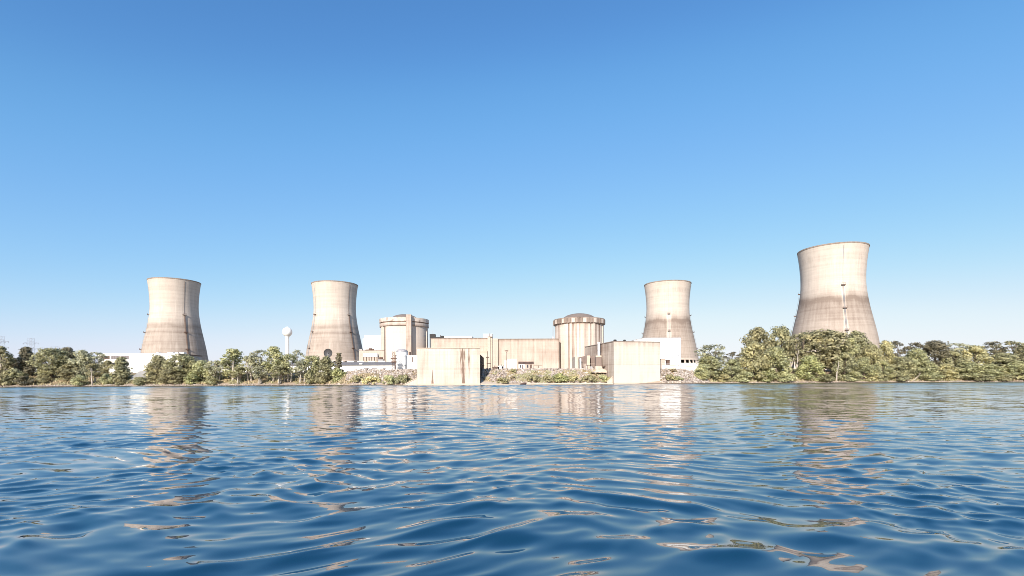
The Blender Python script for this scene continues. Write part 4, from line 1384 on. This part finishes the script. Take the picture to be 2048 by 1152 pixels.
# ------------------------------------------------------------------ trees
def leafmesh(name, pos, nrm, size, tone, rs):
    n = len(pos)
    nrm = nrm / np.linalg.norm(nrm, axis=1, keepdims=True)
    rv = rs.normal(size=(n, 3))
    t = np.cross(nrm, rv)
    t /= np.linalg.norm(t, axis=1, keepdims=True)
    b = np.cross(nrm, t)
    asp = rs.uniform(.45, .8, (n, 1))
    sz = size[:, None]
    q = np.stack([pos - t * sz, pos + b * sz * asp + nrm * sz * .15, pos + t * sz, pos - b * sz * asp + nrm * sz * .15], 1)
    me = bpy.data.meshes.new(name)
    me.vertices.add(n * 4)
    me.vertices.foreach_set('co', q.reshape(-1).astype(np.float32))
    me.loops.add(n * 4)
    me.loops.foreach_set('vertex_index', np.arange(n * 4, dtype=np.int32))
    me.polygons.add(n)
    me.polygons.foreach_set('loop_start', np.arange(0, n * 4, 4, dtype=np.int32))
    me.polygons.foreach_set('loop_total', np.full(n, 4, dtype=np.int32))
    me.update(calc_edges=True)
    a = me.attributes.new('leaf', 'FLOAT', 'POINT')
    a.data.foreach_set('value', np.repeat(tone, 4).astype(np.float32))
    me.materials.append(M['leaf'])
    return me


PROTO = {}


def proto(key, seed, h, w, lo, clumps, per, leaf, cr, shape, tr, pale=False, sparse=1.0, stems=1, flat=.75):
    """Builds trunk and crown meshes of one kind of tree, h metres tall, w wide."""
    rs = np.random.RandomState(seed)
    trunk = MB()
    ends = []
    for s_ in range(stems):
        bx = (rs.rand() - .5) * w * .35 if stems > 1 else 0
        lean = (rs.rand() - .5) * .18 * h
        pts, rad = [], []
        for i in range(8):
            t = i / 7
            pts.append((bx + lean * t + .25 * math.sin(5 * t + s_ * 2) * t, (rs.rand() - .5) * .3 * t, -.6 + (h * .86 + .6) * t))
            rad.append(tr * (1.5 if pale else 1.15) * (1.15 - t) * (.8 if s_ else 1) + .04)
        trunk.tube(pts, rad, n=7)
        ends.append(pts)
    P_, Nn, S, T = [], [], [], []
    for c in range(clumps):
        t = lo + (1 - lo) * (c + rs.rand()) / clumps
        e = w / 2 * shape((t - lo) / (1 - lo))
        a = rs.rand() * 6.283
        rr = e * (.35 + .65 * math.sqrt(rs.rand()))
        r = cr * rs.uniform(.65, 1.25)
        rr = max(0, rr - r * .55)
        ctr = np.array([rr * math.cos(a), rr * math.sin(a), min(h * t, h - r * flat * .8)])
        stem = ends[c % stems]
        k = min(6, max(1, int(t * 7 * .8)))
        base = stem[k]
        ctr[0] += base[0] * .6
        trunk.tube([base, (base[0] * .4 + ctr[0] * .6, base[1] * .4 + ctr[1] * .6, base[2] * .5 + ctr[2] * .5 + .2), tuple(ctr)], [tr * .42 * (1.1 - t) + .05, tr * .25 * (1.1 - t) + .04, .03], n=5)
        n = int(per * (r / cr) ** 2 * sparse)
        d = rs.normal(size=(n, 3))
        d /= np.linalg.norm(d, axis=1, keepdims=True)
        rad = r * rs.uniform(.45, 1.08, (n, 1)) * (1 + .3 * (rs.rand(n, 1) - .5))
        pos = ctr + d * rad * np.array([1, 1, flat])
        ok = pos[:, 2] > .15
        P_.append(pos[ok])
        Nn.append((d + np.array([0, 0, .35]) + rs.normal(0, .38, (n, 3)))[ok])
        S.append((leaf * rs.uniform(.55, 1.25, n))[ok])
        T.append(np.clip(rs.normal(.45 + .25 * (rs.rand() - .5), .22, n), 0, 1)[ok])
    me = leafmesh(key + '_crown', np.concatenate(P_), np.concatenate(Nn), np.concatenate(S), np.concatenate(T), rs)
    tme = bpy.data.meshes.new(key + '_trunk')
    tme.from_pydata(trunk.v, [], trunk.f)
    tme.polygons.foreach_set('use_smooth', [True] * len(tme.polygons))
    tme.materials.append(M['pale_bark' if pale else 'bark'])
    PROTO[key] = (tme, me, h, w)


def dome_s(t):
    return math.sqrt(max(0.02, 1 - (1.25 * t - .35) ** 2 / 1.0)) if t > .28 else .72 + t


def tall_s(t):
    return .55 + .45 * math.sin(math.pi * min(1, t * 1.15 + .05)) if t < .8 else max(.12, 1.0 - (t - .55) * 1.9)


def cone_s(t):
    return max(.07, 1.0 - t * .95)


def umb_s(t):
    return .45 + .55 * min(1, t * 1.5) if t < .75 else max(.2, 1 - (t - .75) * 2.2)


def full_s(t):
    return max(.15, math.sqrt(max(0, 1 - t ** 2.6)) * (.82 + .18 * math.sin(3 * t)))


def make_protos():
    proto('broad', 1, 16, 15, .16, 46, 105, .50, 2.3, dome_s, .42)
    proto('broad2', 2, 16, 14, .12, 40, 120, .50, 2.5, full_s, .40)
    proto('full', 3, 15, 14, .03, 52, 100, .50, 2.2, full_s, .32)
    proto('full2', 4, 15, 12, .03, 44, 105, .48, 2.1, full_s, .30)
    proto('tall', 5, 17, 9.5, .18, 44, 74, .44, 1.65, tall_s, .28, pale=True)
    proto('tall2', 6, 17, 9, .32, 40, 62, .44, 1.55, tall_s, .24, pale=True)
    proto('stems', 7, 14, 9, .40, 30, 56, .44, 1.5, dome_s, .20, pale=True, stems=4)
    proto('stems2', 8, 14, 10, .36, 32, 54, .44, 1.5, umb_s, .20, pale=True, stems=3)
    proto('wispy', 9, 16, 12, .30, 34, 42, .46, 1.7, umb_s, .24, sparse=.9, flat=.45)
    proto('wispy2', 10, 16, 11, .45, 26, 32, .44, 1.6, dome_s, .20, pale=True, flat=.5)
    proto('conifer', 11, 15, 6.5, .06, 60, 60, .38, 1.15, cone_s, .25, flat=.4)
    proto('pointed', 12, 14, 9, .10, 36, 95, .46, 1.7, cone_s, .28)
    proto('shrub', 13, 5, 6.5, .05, 16, 110, .36, 1.35, full_s, .10)
    proto('shrub2', 14, 5, 6, .05, 14, 120, .34, 1.3, dome_s, .09)
    proto('mat', 15, 3, 9, .05, 22, 80, .32, 1.0, full_s, .06)


LIGHT, MID, OLIVE, DARK, GREY, YEL, BRIGHT, DRY = ((.49, .50, .32), (.40, .395, .26), (.39, .37, .245), (.25, .23, .17), (.46, .465, .355), (.53, .505, .32), (.47, .49, .28), (.49, .42, .30))


def tree(px, top, wpx, dY, key, tint, label, name='riverside_tree', cat='tree', group=None, base=None, rz=None, lean=0.0):
    Yg = 300.0
    x = at(px, 740, 308 + dY).x
    Y = float(shore(x)) + dY
    x = at(px, 740, Y).x
    z0 = float(tz(x, Y)) - .15
    if base is not None:
        z0 = at(px, base, Y).z
    tme, cme, h, w = PROTO[key]
    zt = at(px, top, Y).z
    sz = (zt - z0) / h
    sx = wpx * Y / F / w * (1.28 if h > 6 else 1.2)
    o = thing(name, label, cat, (x, Y, z0), 0, group)
    rr = random.Random(int(px * 7 + top))
    t = bpy.data.objects.new('trunk', tme)
    c = bpy.data.objects.new('crown', cme)
    for q in (t, c):
        COL.objects.link(q)
        q.parent = o
    o.rotation_euler = (0, lean, rz if rz is not None else rr.uniform(0, 6.283))
    o.scale = (sx, sx, sz)
    k = rr.uniform(.88, 1.12)
    k *= 1.25 if name == 'brush_clump' else 1.0
    c.color = (tint[0] * k, tint[1] * k, tint[2] * k, 1)
    return o


def bare_tree(px, basepy, toppx, toppy, dY, r, label, seed=0, branches=3, name='dead_tree', mat='drift'):
    x = at(px, 750, 308 + dY).x
    Y = float(shore(x)) + dY
    b = at(px, basepy, Y)
    t = at(toppx, toppy, Y)
    b.z = min(b.z, float(tz(b.x, Y)) + .2)
    o = thing(name, label, 'tree', (b.x, Y, b.z - .3))
    d = t - b
    rs = np.random.RandomState(seed)
    m = MB()
    pts = [Vector((0, 0, 0)).lerp(d, i / 5) + Vector((.2 * math.sin(i * 1.7 + seed), 0, 0)) for i in range(6)]
    m.tube(pts, [r * (1 - .14 * i) for i in range(6)], n=7)
    m.build('trunk', M[mat], o, smooth=True)
    for k in range(branches):
        p = pts[2 + k % 4]
        bm_ = MB()
        e = p + Vector((rs.uniform(-1, 1) * d.length * .22, rs.uniform(-.5, .5), abs(rs.normal(0, .18)) * d.length + .3))
        bm_.tube([p, p.lerp(e, .5) + Vector((0, 0, .2)), e], [r * .4, r * .28, r * .12], n=5)
        bm_.build('branch', M[mat], o, smooth=True)


def trees():
    make_protos()
    GL, GR, GS = 'trees along the left bank', 'trees along the right bank', 'shrubs along the shore'
    # ---------------- left bank
    L = [
        (4, 693, 34, 14, 'tall', OLIVE, 'tree with pale trunk cut off by the left picture edge'),
        (28, 716, 44, 34, 'full2', DARK, 'low dark tree between the left edge tree and the tall dark pointed tree'),
        (53, 694, 38, 24, 'pointed', DARK, 'tall dark pointed tree in front of the pale pylon'),
        (77, 707, 22, 34, 'wispy', DARK, 'small dark gappy tree between the pointed tree and the broad tree'),
        (104, 697, 54, 17, 'broad', MID, 'broad olive tree left of the office building, above the bare tan bank'),
        (134, 695, 32, 32, 'broad2', DARK, 'dark crown behind the right side of the broad olive tree'),
        (137, 727, 40, 12, 'full2', OLIVE, 'bushy low tree below the dark crown on the left bank'),
        (163, 701, 38, 18, 'full', GREY, 'grey green tree left of the office strip windows'),
        (192, 704, 32, 22, 'wispy', GREY, 'loose pale tree overlapping the left end of the office building'),
        (186, 727, 28, 8, 'stems', OLIVE, 'low tree on a bare pale trunk below the left end of the office'),
        (214, 721, 26, 12, 'tall', OLIVE, 'small tree hiding the lower strip windows of the office'),
        (243, 714, 38, 13, 'pointed', MID, 'pointed green tree hiding the middle office windows'),
        (313, 711, 42, 10, 'full2', OLIVE, 'brownish green tree in front of the blank white office wall'),
        (366, 710, 56, 12, 'broad', MID, 'round dark sided tree at the right corner of the office building'),
        (345, 733, 40, 6, 'full', OLIVE, 'low leafy tree between the brownish tree and the round tree by the office'),
        (405, 721, 42, 9, 'full2', LIGHT, 'low spreading tree just right of the round tree by the office'),
        (432, 721, 34, 8, 'stems2', GREY, 'leaning-stemmed tree at the right foot of the leftmost cooling tower'),
        (466, 698, 44, 10, 'tall', LIGHT, 'tall light green tree between the leftmost cooling tower and the water tower'),
        (498, 712, 30, 9, 'stems', GREY, 'multi-stemmed tree right of the tall light green tree'),
        (522, 700, 38, 14, 'wispy', GREY, 'feathery grey green tree left of the highest crown on the left bank'),
        (546, 693, 38, 9, 'tall2', LIGHT, 'highest tree of the left bank, just left of the water tower'),
        (575, 708, 34, 8, 'stems2', LIGHT, 'slender-stemmed tree in front of the water tower stem'),
        (597, 700, 24, 16, 'wispy2', GREY, 'thin pale tree just right of the water tower stem'),
        (606, 722, 34, 6, 'stems', GREY, 'low pale-stemmed tree in front of the thin pale tree'),
        (627, 711, 36, 9, 'stems2', LIGHT, 'tree at the left foot of the second cooling tower'),
        (652, 713, 32, 8, 'full2', MID, 'leafy tree directly below the dark round dish'),
        (677, 706, 22, 7, 'conifer', DARK, 'dark conifer with a bare tip right of the round dish'),
        (560, 732, 34, 5, 'stems', MID, 'low thicket tree on thin stems below the highest left crown'),
        (520, 733, 30, 5, 'stems2', GREY, 'low thicket tree on thin stems below the feathery tree'),
        (478, 733, 28, 6, 'stems', MID, 'low thicket tree on thin stems below the tall light green tree'),
    ]
    for px, top, w, dY, key, tint, lab in L:
        tree(px, top, w, dY, key, tint, lab, group=GL, name='conifer' if key == 'conifer' else 'riverside_tree')
    S = [
        (10, 742, 26, 4, 'shrub', OLIVE, 'shrub at the foot of the pale trunk at the left edge'),
        (30, 738, 34, 7, 'shrub', MID, 'large shrub below the low dark tree at the left'),
        (50, 752, 26, 4, 'shrub2', DARK, 'dark shrub below the tall dark pointed tree'),
        (88, 750, 24, 9, 'shrub2', OLIVE, 'shrub on the bare tan bank below the broad olive tree'),
        (162, 750, 26, 3.5, 'shrub', LIGHT, 'light shrub leaning over the shore left of the pale trunk'),
        (213, 747, 18, 4, 'shrub2', LIGHT, 'light green shrub below the small tree by the office windows'),
        (236, 754, 20, 3, 'shrub', OLIVE, 'shrub below the pointed tree by the office'),
        (280, 754, 24, 3, 'shrub2', MID, 'shrub in front of the tilted grey slabs'),
        (385, 745, 24, 4, 'shrub', BRIGHT, 'bright shrub below the round tree by the office corner'),
        (424, 752, 22, 3, 'shrub2', MID, 'shrub at the foot of the leaning-stemmed tree'),
        (617, 742, 20, 4, 'shrub', MID, 'shrub between the water tower and the dish, near the shore'),
        (643, 744, 24, 3.5, 'shrub2', OLIVE, 'olive shrub left of the bright green shrub below the dish'),
        (676, 737, 30, 4, 'shrub', BRIGHT, 'bright green shrub at the left end of the rock bank'),
    ]
    for px, top, w, dY, key, tint, lab in S:
        tree(px, top, w, dY, key, tint, lab, 'shrub', 'shrub', GS)
    # ---------------- rocks
    B = [
        (712, 752, 30, 3.0, 'mat', OLIVE, 'low olive brush at the left foot of the left rocks'),
        (742, 753, 34, 3.0, 'mat', YEL, 'yellowish brush in the middle of the left rocks'),
        (775, 751, 34, 3.4, 'mat', LIGHT, 'light green brush right of the yellowish one on the left rocks'),
        (810, 750, 38, 4.0, 'mat', MID, 'green brush right beside the streaked pump house'),
        (1002, 756, 34, 3.6, 'mat', OLIVE, 'olive brush at the left end of the middle rocks'),
        (1026, 738, 13, 13.0, 'shrub2', YEL, 'yellowish tuft at the top of the rocks in front of the white metal box'),
        (1026, 752, 13, 7.0, 'shrub2', DRY, 'dry brownish bush half way up the rocks below the white metal box'),
        (1066, 750, 28, 5.0, 'mat', OLIVE, 'dull round brush on the middle rocks below the trailers'),
        (1096, 751, 22, 4.5, 'shrub', OLIVE, 'small brush between the dull round one and the brightest one'),
        (1119, 747, 32, 4.6, 'shrub', BRIGHT, 'brightest green bush on the middle rocks, below the stained drum'),
        (1150, 752, 32, 4.6, 'mat', YEL, 'yellow brush just right of the brightest bush on the middle rocks'),
        (1178, 751, 32, 4.8, 'mat', OLIVE, 'olive brush below the annex on the middle rocks'),
        (1204, 751, 30, 5.0, 'mat', LIGHT, 'light brush nearest the clean pump house on the middle rocks'),
        (1192, 740, 22, 11.5, 'mat', DRY, 'dry brush at the top of the middle rocks below the sand heap'),
        (1336, 749, 26, 6.0, 'mat', OLIVE, 'olive brush right beside the clean pump house'),
        (1354, 753, 26, 4.5, 'mat', LIGHT, 'light brush lower down the rocks right of the clean pump house'),
        (1346, 737, 16, 12.0, 'shrub2', DRY, 'dry bush under the guard rail'),
    ]
    for px, top, w, dY, key, tint, lab in B:
        tree(px, top, w, dY, key, tint, lab, 'brush_clump', 'bush', 'brush on the rock banks')
    # ---------------- right bank
    Rr = [
        (1426, 689, 58, 10, 'wispy', GREY, 'wispy flat-topped tree right of the dark based cooling tower'),
        (1422, 712, 50, 9, 'full2', LIGHT, 'rounded light tree filling below the wispy flat-topped tree'),
        (1402, 729, 30, 5, 'full2', LIGHT, 'low tree at the left end of the right bank, beside the rocks'),
        (1466, 704, 28, 26, 'wispy', DARK, 'small dark crown in the sky gap left of the big right tree group'),
        (1464, 719, 40, 7, 'full', LIGHT, 'low light tree in the gap between wispy tree and big right group'),
        (1518, 656, 58, 30, 'broad2', OLIVE, 'tall olive tree at the left end of the big right group'),
        (1562, 654, 44, 28, 'broad', MID, 'tallest olive tree just left of the nearest cooling tower'),
        (1508, 684, 56, 9, 'full', YEL, 'sunlit yellow green tree in front of the tall olive tree'),
        (1556, 694, 50, 8, 'full2', LIGHT, 'sunlit light green tree below the tallest olive tree'),
        (1600, 667, 46, 17, 'wispy', OLIVE, 'thin-crowned tree with pale bare limbs at the left foot of the nearest cooling tower'),
        (1645, 661, 92, 22, 'broad', OLIVE, 'huge round olive tree in front of the nearest cooling tower'),
        (1710, 663, 52, 24, 'broad2', MID, 'dark crown at the right of the huge round tree'),
        (1624, 711, 44, 5, 'full2', BRIGHT, 'bright low tree below the left half of the huge round tree'),
        (1700, 676, 34, 12, 'tall', LIGHT, 'light green crown standing out against the dark crown by the tower'),
        (1690, 706, 40, 6, 'full', MID, 'leafy low tree right of the white leaning dead trunk'),
        (1742, 690, 46, 12, 'full', YEL, 'yellow olive tree below the right foot of the nearest cooling tower'),
        (1730, 715, 40, 5, 'full2', LIGHT, 'low light tree below the yellow olive tree'),
        (1768, 682, 34, 16, 'full2', YEL, 'yellow olive crown at the right foot of the nearest cooling tower'),
        (1791, 682, 36, 28, 'wispy', DARK, 'dark loose crown beside the sky gap right of the nearest tower'),
        (1765, 722, 32, 4.5, 'full', LIGHT, 'low light tree left of the white upright dead trunk'),
        (1803, 714, 44, 8, 'full', MID, 'low green tree in the sky gap right of the nearest tower'),
        (1836, 697, 40, 11, 'full2', LIGHT, 'light green tree left of the dark round crown on the right'),
        (1832, 685, 40, 28, 'wispy', DARK, 'dark loose crown behind the light tree at the right sky gap'),
        (1871, 682, 58, 19, 'broad2', DARK, 'dark round crown between light green and pale feathery trees'),
        (1850, 722, 40, 6, 'full', LIGHT, 'low light tree below the dark round crown'),
        (1912, 686, 48, 22, 'wispy', GREY, 'pale feathery crown right of the dark round crown'),
        (1905, 703, 46, 13, 'full', MID, 'mid green tree below the pale feathery crown'),
        (1950, 692, 52, 13, 'full', YEL, 'sunlit yellow crown third from the right edge'),
        (1986, 683, 40, 26, 'wispy', DARK, 'dark flat-topped crown second from the right edge'),
        (2022, 682, 56, 24, 'wispy', OLIVE, 'olive flat-topped crown at the right picture edge'),
        (2050, 688, 56, 18, 'broad2', OLIVE, 'round crown cut off by the right picture edge'),
        (2000, 706, 56, 12, 'full2', MID, 'mid green tree below the two flat-topped crowns at the right'),
        (1934, 724, 46, 6, 'full', LIGHT, 'low light tree below the sunlit yellow crown'),
        (1978, 728, 44, 5, 'full2', LIGHT, 'low light tree near the shore below the dark flat-topped crown'),
        (2030, 722, 50, 6, 'full', LIGHT, 'low light tree at the shore in the right picture corner'),
        (1893, 728, 40, 5, 'full2', YEL, 'low yellowish tree near the fallen log on the right shore'),
    ]
    for px, top, w, dY, key, tint, lab in Rr:
        tree(px, top, w, dY, key, tint, lab, group=GR)
    S2 = [
        (1450, 748, 26, 3.5, 'shrub', YEL, 'yellowish shrub on the shore below the right sky gap'),
        (1490, 742, 34, 3.5, 'shrub', LIGHT, 'light shrub on the shore below the yellow green tree'),
        (1530, 742, 34, 3.5, 'shrub2', BRIGHT, 'bright shrub on the shore below the tall olive tree'),
        (1570, 742, 36, 3.5, 'shrub', LIGHT, 'light shrub on the shore left of the bare limbs'),
        (1650, 748, 30, 3.5, 'shrub2', MID, 'shrub on the shore left of the white leaning dead trunk'),
        (1705, 742, 34, 3.5, 'shrub', LIGHT, 'light shrub on the shore right of the white leaning dead trunk'),
        (1752, 745, 30, 3.5, 'shrub2', YEL, 'yellowish shrub on the shore left of the white upright dead trunk'),
        (1795, 742, 34, 3.5, 'shrub', MID, 'green shrub on the shore right of the white upright dead trunk'),
        (1860, 744, 34, 4.5, 'shrub2', LIGHT, 'light shrub on the shore right of the leaning log'),
        (1962, 746, 34, 3.5, 'shrub', MID, 'green shrub on the shore below the sunlit yellow crown'),
        (2010, 748, 34, 3.5, 'shrub2', OLIVE, 'olive shrub on the shore near the right picture corner'),
    ]
    for px, top, w, dY, key, tint, lab in S2:
        tree(px, top, w, dY, key, tint, lab, 'shrub', 'shrub', GS)
    # ---------------- bare trunks
    bare_tree(1672, 763, 1677.5, 722, 3, .42, 'white leaning dead trunk in front of the huge round tree', 1, 1)
    bare_tree(1774, 764, 1777, 742, 3, .40, 'white upright dead trunk on the shore right of the nearest tower', 2, 0)
    bare_tree(1827, 757, 1843, 744, 4, .30, 'leaning pale dead log below the light tree at the right sky gap', 3, 2)
    bare_tree(1592, 745, 1597, 700, 12, .50, 'pale bare dead tree left of the pair with it at the tower foot', 4, 3)
    bare_tree(1603, 745, 1611, 712, 11, .45, 'pale broken dead tree leaning right below the thin-crowned tree', 5, 2)
    bare_tree(7.5, 768, 6.5, 742, 3, .38, 'short white trunk at the left picture edge', 6, 0)
    bare_tree(184, 761, 183.5, 735, 4, .42, 'white dead trunk below the left end of the office building', 7, 1)
    # driftwood
    for i, (p0, p1, lab) in enumerate((((1900, 760), (1923, 757), 'pale driftwood log on the right shore below the pale feathery crown'), ((560 + 1010, 763), (1590, 762), 'pale driftwood log on the shore near the bare limbs'),
                                       ((208, 769), (225, 768.5), 'white driftwood log on the left shore below the office windows'), ((372, 770), (398, 769), 'long white driftwood log on the shore below the round tree by the office'),
                                       ((462, 770), (478, 769), 'white driftwood log on the shore below the tall light green tree'))):
        x = at(p0[0], p0[1], 309).x
        Y = float(shore(x)) + 2.0
        a, b = at(*p0, Y), at(*p1, Y)
        a.z = float(tz(a.x, Y)) + .25
        b.z = float(tz(b.x, Y)) + .5
        m = MB().tube([a, a.lerp(b, .5) + Vector((0, .2, .1)), b], [.34, .28, .16], n=7)
        m.v = [(x_ - a.x, y_ - a.y, z_ - a.z) for x_, y_, z_ in m.v]
        o = m.build('driftwood_log', M['drift'], None, smooth=True, loc=a)
        tag(o, lab, 'log')


# ------------------------------------------------------------------ rocks and grass (uncountable)
def rocks():
    rs = np.random.RandomState(8)
    t = (1 + 5 ** .5) / 2
    ico = np.array([(-1, t, 0), (1, t, 0), (-1, -t, 0), (1, -t, 0), (0, -1, t), (0, 1, t), (0, -1, -t), (0, 1, -t), (t, 0, -1), (t, 0, 1), (-t, 0, -1), (-t, 0, 1)]) / 1.9
    fc = np.array([(0, 11, 5), (0, 5, 1), (0, 1, 7), (0, 7, 10), (0, 10, 11), (1, 5, 9), (5, 11, 4), (11, 10, 2), (10, 7, 6), (7, 1, 8), (3, 9, 4), (3, 4, 2), (3, 2, 6), (3, 6, 8), (3, 8, 9), (4, 9, 5), (2, 4, 11), (6, 2, 10), (8, 6, 7), (9, 8, 1)])
    mat = stone_mat()

    def heap(name, x0, x1, d0, d1, n, smin, smax, label):
        x = rs.uniform(x0, x1, n)
        d = rs.uniform(d0, d1, n)
        y = shore(x) + d
        z = tz(x, y)
        s = rs.uniform(smin, smax, n) * np.where(rs.rand(n) < .12, 1.5, 1)
        v = ico[None] * (1 + rs.uniform(-.28, .28, (n, 12, 1))) * s[:, None, None] * np.array([1.15, 1, .8])
        a = rs.rand(n) * 6.283
        ca, sa = np.cos(a)[:, None], np.sin(a)[:, None]
        vx, vy = v[..., 0] * ca - v[..., 1] * sa, v[..., 0] * sa + v[..., 1] * ca
        tilt = rs.uniform(-.7, .7, n)
        ct, st_ = np.cos(tilt)[:, None], np.sin(tilt)[:, None]
        vx, vz = vx * ct - v[..., 2] * st_, vx * st_ + v[..., 2] * ct
        co = np.stack([vx + x[:, None], vy + y[:, None], vz + (z + s * .15)[:, None]], -1).reshape(-1, 3)
        f = (fc[None] + (np.arange(n) * 12)[:, None, None]).reshape(-1, 3)
        me = bpy.data.meshes.new(name)
        me.from_pydata(co.tolist(), [], f.tolist())
        me.materials.append(mat)
        o = bpy.data.objects.new(name, me)
        COL.objects.link(o)
        tag(o, label, 'rocks', kind='stuff')
    heap('riprap', -101, -54, 2.2, 17, 1500, .35, .8, 'grey brown rock bank left of the streaked pump house')
    heap('riprap', -18, 56, 2.8, 17, 2300, .35, .8, 'grey brown rock bank between the two pump houses')
    heap('riprap', 84, 118, 2.5, 16, 900, .35, .8, 'grey brown rock bank right of the clean pump house')
    heap('shore_stones', -335, -100, .6, 4, 900, .10, .36, 'pale stones along the left shore')
    heap('shore_stones', 118, 340, .6, 4, 900, .10, .33, 'pale stones along the right shore')


def grass():
    rs = np.random.RandomState(18)
    mat = grass_mat()

    def patch(name, x0, x1, d0, d1, n, hmin, hmax, label, rockbias=False):
        x = rs.uniform(x0, x1, n)
        d = rs.uniform(d0, d1, n)
        keep = vnoise(x / 5, d / 3, 33) > (.42 if not rockbias else .44)
        x, d = x[keep], d[keep]
        n = len(x)
        y = shore(x) + d
        z = tz(x, y) - .05
        h = rs.uniform(hmin, hmax, n)
        a = rs.rand(n) * 3.14
        w = h * rs.uniform(.12, .3, n)
        lx, ly = rs.normal(0, .3, n) * h, rs.normal(0, .25, n) * h
        c, s = np.cos(a) * w, np.sin(a) * w
        co = np.stack([np.stack([x - c, y - s, z], -1), np.stack([x + c, y + s, z], -1), np.stack([x + lx + c * .3, y + ly + s * .3, z + h], -1), np.stack([x + lx * 1.3 - c * .3, y + ly * 1.2 - s * .3, z + h * .93], -1)], 1).reshape(-1, 3)
        me = bpy.data.meshes.new(name)
        me.from_pydata(co.tolist(), [], np.arange(n * 4).reshape(-1, 4).tolist())
        me.materials.append(mat)
        o = bpy.data.objects.new(name, me)
        COL.objects.link(o)
        tag(o, label, 'grass', kind='stuff')
    patch('bank_grass', -345, -100, 3.5, 26, 14000, .5, 1.5, 'dry tan and olive grass on the left bank')
    patch('bank_grass', 112, 345, 3.5, 18, 9000, .5, 1.4, 'dry tan and olive grass on the right bank')
    patch('rock_grass', -101, -54, 2.5, 12, 9000, .6, 1.5, 'olive grass at the foot of the left rocks', True)
    patch('rock_grass', -16, 56, 2.8, 14, 13000, .6, 1.4, 'olive grass among the middle rocks', True)


# ------------------------------------------------------------------ light, sky, camera
SUN_EL, SUN_AZ, EXPOSURE = 26.0, 197.5, 0.6


def lighting():
    w = bpy.data.worlds.new('World')
    sc.world = w
    w.use_nodes = True
    nt = w.node_tree
    bg = nt.nodes['Background']
    sky = nt.nodes.new('ShaderNodeTexSky')
    sky.sky_type = 'NISHITA'
    sky.sun_disc = False
    sky.sun_elevation = R(SUN_EL)
    sky.sun_rotation = R(SUN_AZ)
    sky.altitude = 100
    sky.air_density = 1.0
    sky.dust_density = 0.6
    sky.ozone_density = 1.5
    # the phone camera's colour response to the sky: a fixed per-channel curve on the sky's radiance
    S = 0.12
    sc1 = nd(nt, 'ShaderNodeVectorMath', operation='SCALE')
    nt.links.new(sky.outputs[0], sc1.inputs[0])
    sc1.inputs[3].default_value = 0.1697 / 1.5
    cv = nd(nt, 'ShaderNodeRGBCurve')
    pts = (((.168, .098), (.216, .150), (.296, .223), (.450, .352), (.591, .485), (.742, .631), (.927, .77), (1.5, .93)),
           ((.2825, .287), (.361, .402), (.485, .503), (.718, .659), (.902, .76), (1.093, .839), (1.258, .90), (1.5, .93)),
           ((.494, .658), (.617, .807), (.789, .905), (1.064, .956), (1.228, .965), (1.39, .97), (1.5, .975)))
    for c, pp in zip(cv.mapping.curves, pts):
        c.points[0].location = (0.0, 0.0)
        for x, y in pp[:-1]:
            c.points.new(x / 1.5, y / 1.5)
        c.points[len(c.points) - 1].location = (1.0, pp[-1][1] / 1.5)
    cv.mapping.update()
    cv.mapping.extend = 'HORIZONTAL'
    mn = nd(nt, 'ShaderNodeVectorMath', operation='MINIMUM')
    nt.links.new(sc1.outputs[0], mn.inputs[0])
    mn.inputs[1].default_value = (.999, .999, .999)
    nt.links.new(mn.outputs[0], cv.inputs['Color'])
    sc2 = nd(nt, 'ShaderNodeVectorMath', operation='SCALE')
    nt.links.new(cv.outputs[0], sc2.inputs[0])
    sc2.inputs[3].default_value = 1.5 / (S * 2 ** EXPOSURE)
    nt.links.new(sc2.outputs[0], bg.inputs[0])
    bg.inputs[1].default_value = S
    l = bpy.data.lights.new('sun', 'SUN')
    l.energy = 4.5
    l.angle = R(0.53)
    l.color = (1.0, 0.93, 0.86)
    o = bpy.data.objects.new('sun', l)
    COL.objects.link(o)
    az, el = R(SUN_AZ), R(SUN_EL)
    d = Vector((math.sin(az) * math.cos(el), math.cos(az) * math.cos(el), math.sin(el)))
    o.rotation_euler = d.to_track_quat('Z', 'Y').to_euler()
    o.location = d * 500


def camera():
    c = bpy.data.cameras.new('camera')
    c.sensor_width = 36
    c.lens = 36 * F / 2048
    c.shift_y = (PY - 576) / 2048
    c.clip_start = 0.1
    c.clip_end = 20000
    o = bpy.data.objects.new('camera', c)
    COL.objects.link(o)
    o.location = (0, 0, EYE)
    o.rotation_euler = (math.pi / 2, ROLL, 0)
    sc.camera = o


land()
river()
towers()
reactor(809, 455, 21.3, 71, 'pale domed reactor building with a tall stair tower on its front', 'pale')
reactor(1158.3, 440, 21.5, 81, 'brown stained domed reactor building with dark vertical streaks', 'stained')
pump_left()
pump_right()
shore_slab()
aux_buildings()
right_cluster()
left_cluster()
office()
middle_yard()
pylons()
trees()
rocks()
grass()
lighting()
camera()
sc.view_settings.view_transform = 'Standard'
sc.view_settings.look = 'None'
sc.view_settings.exposure = EXPOSURE
sc.view_settings.gamma = 1.0
sc.render.engine = 'CYCLES'
sc.cycles.pixel_filter_type = 'BLACKMAN_HARRIS'
sc.cycles.filter_width = 0.9
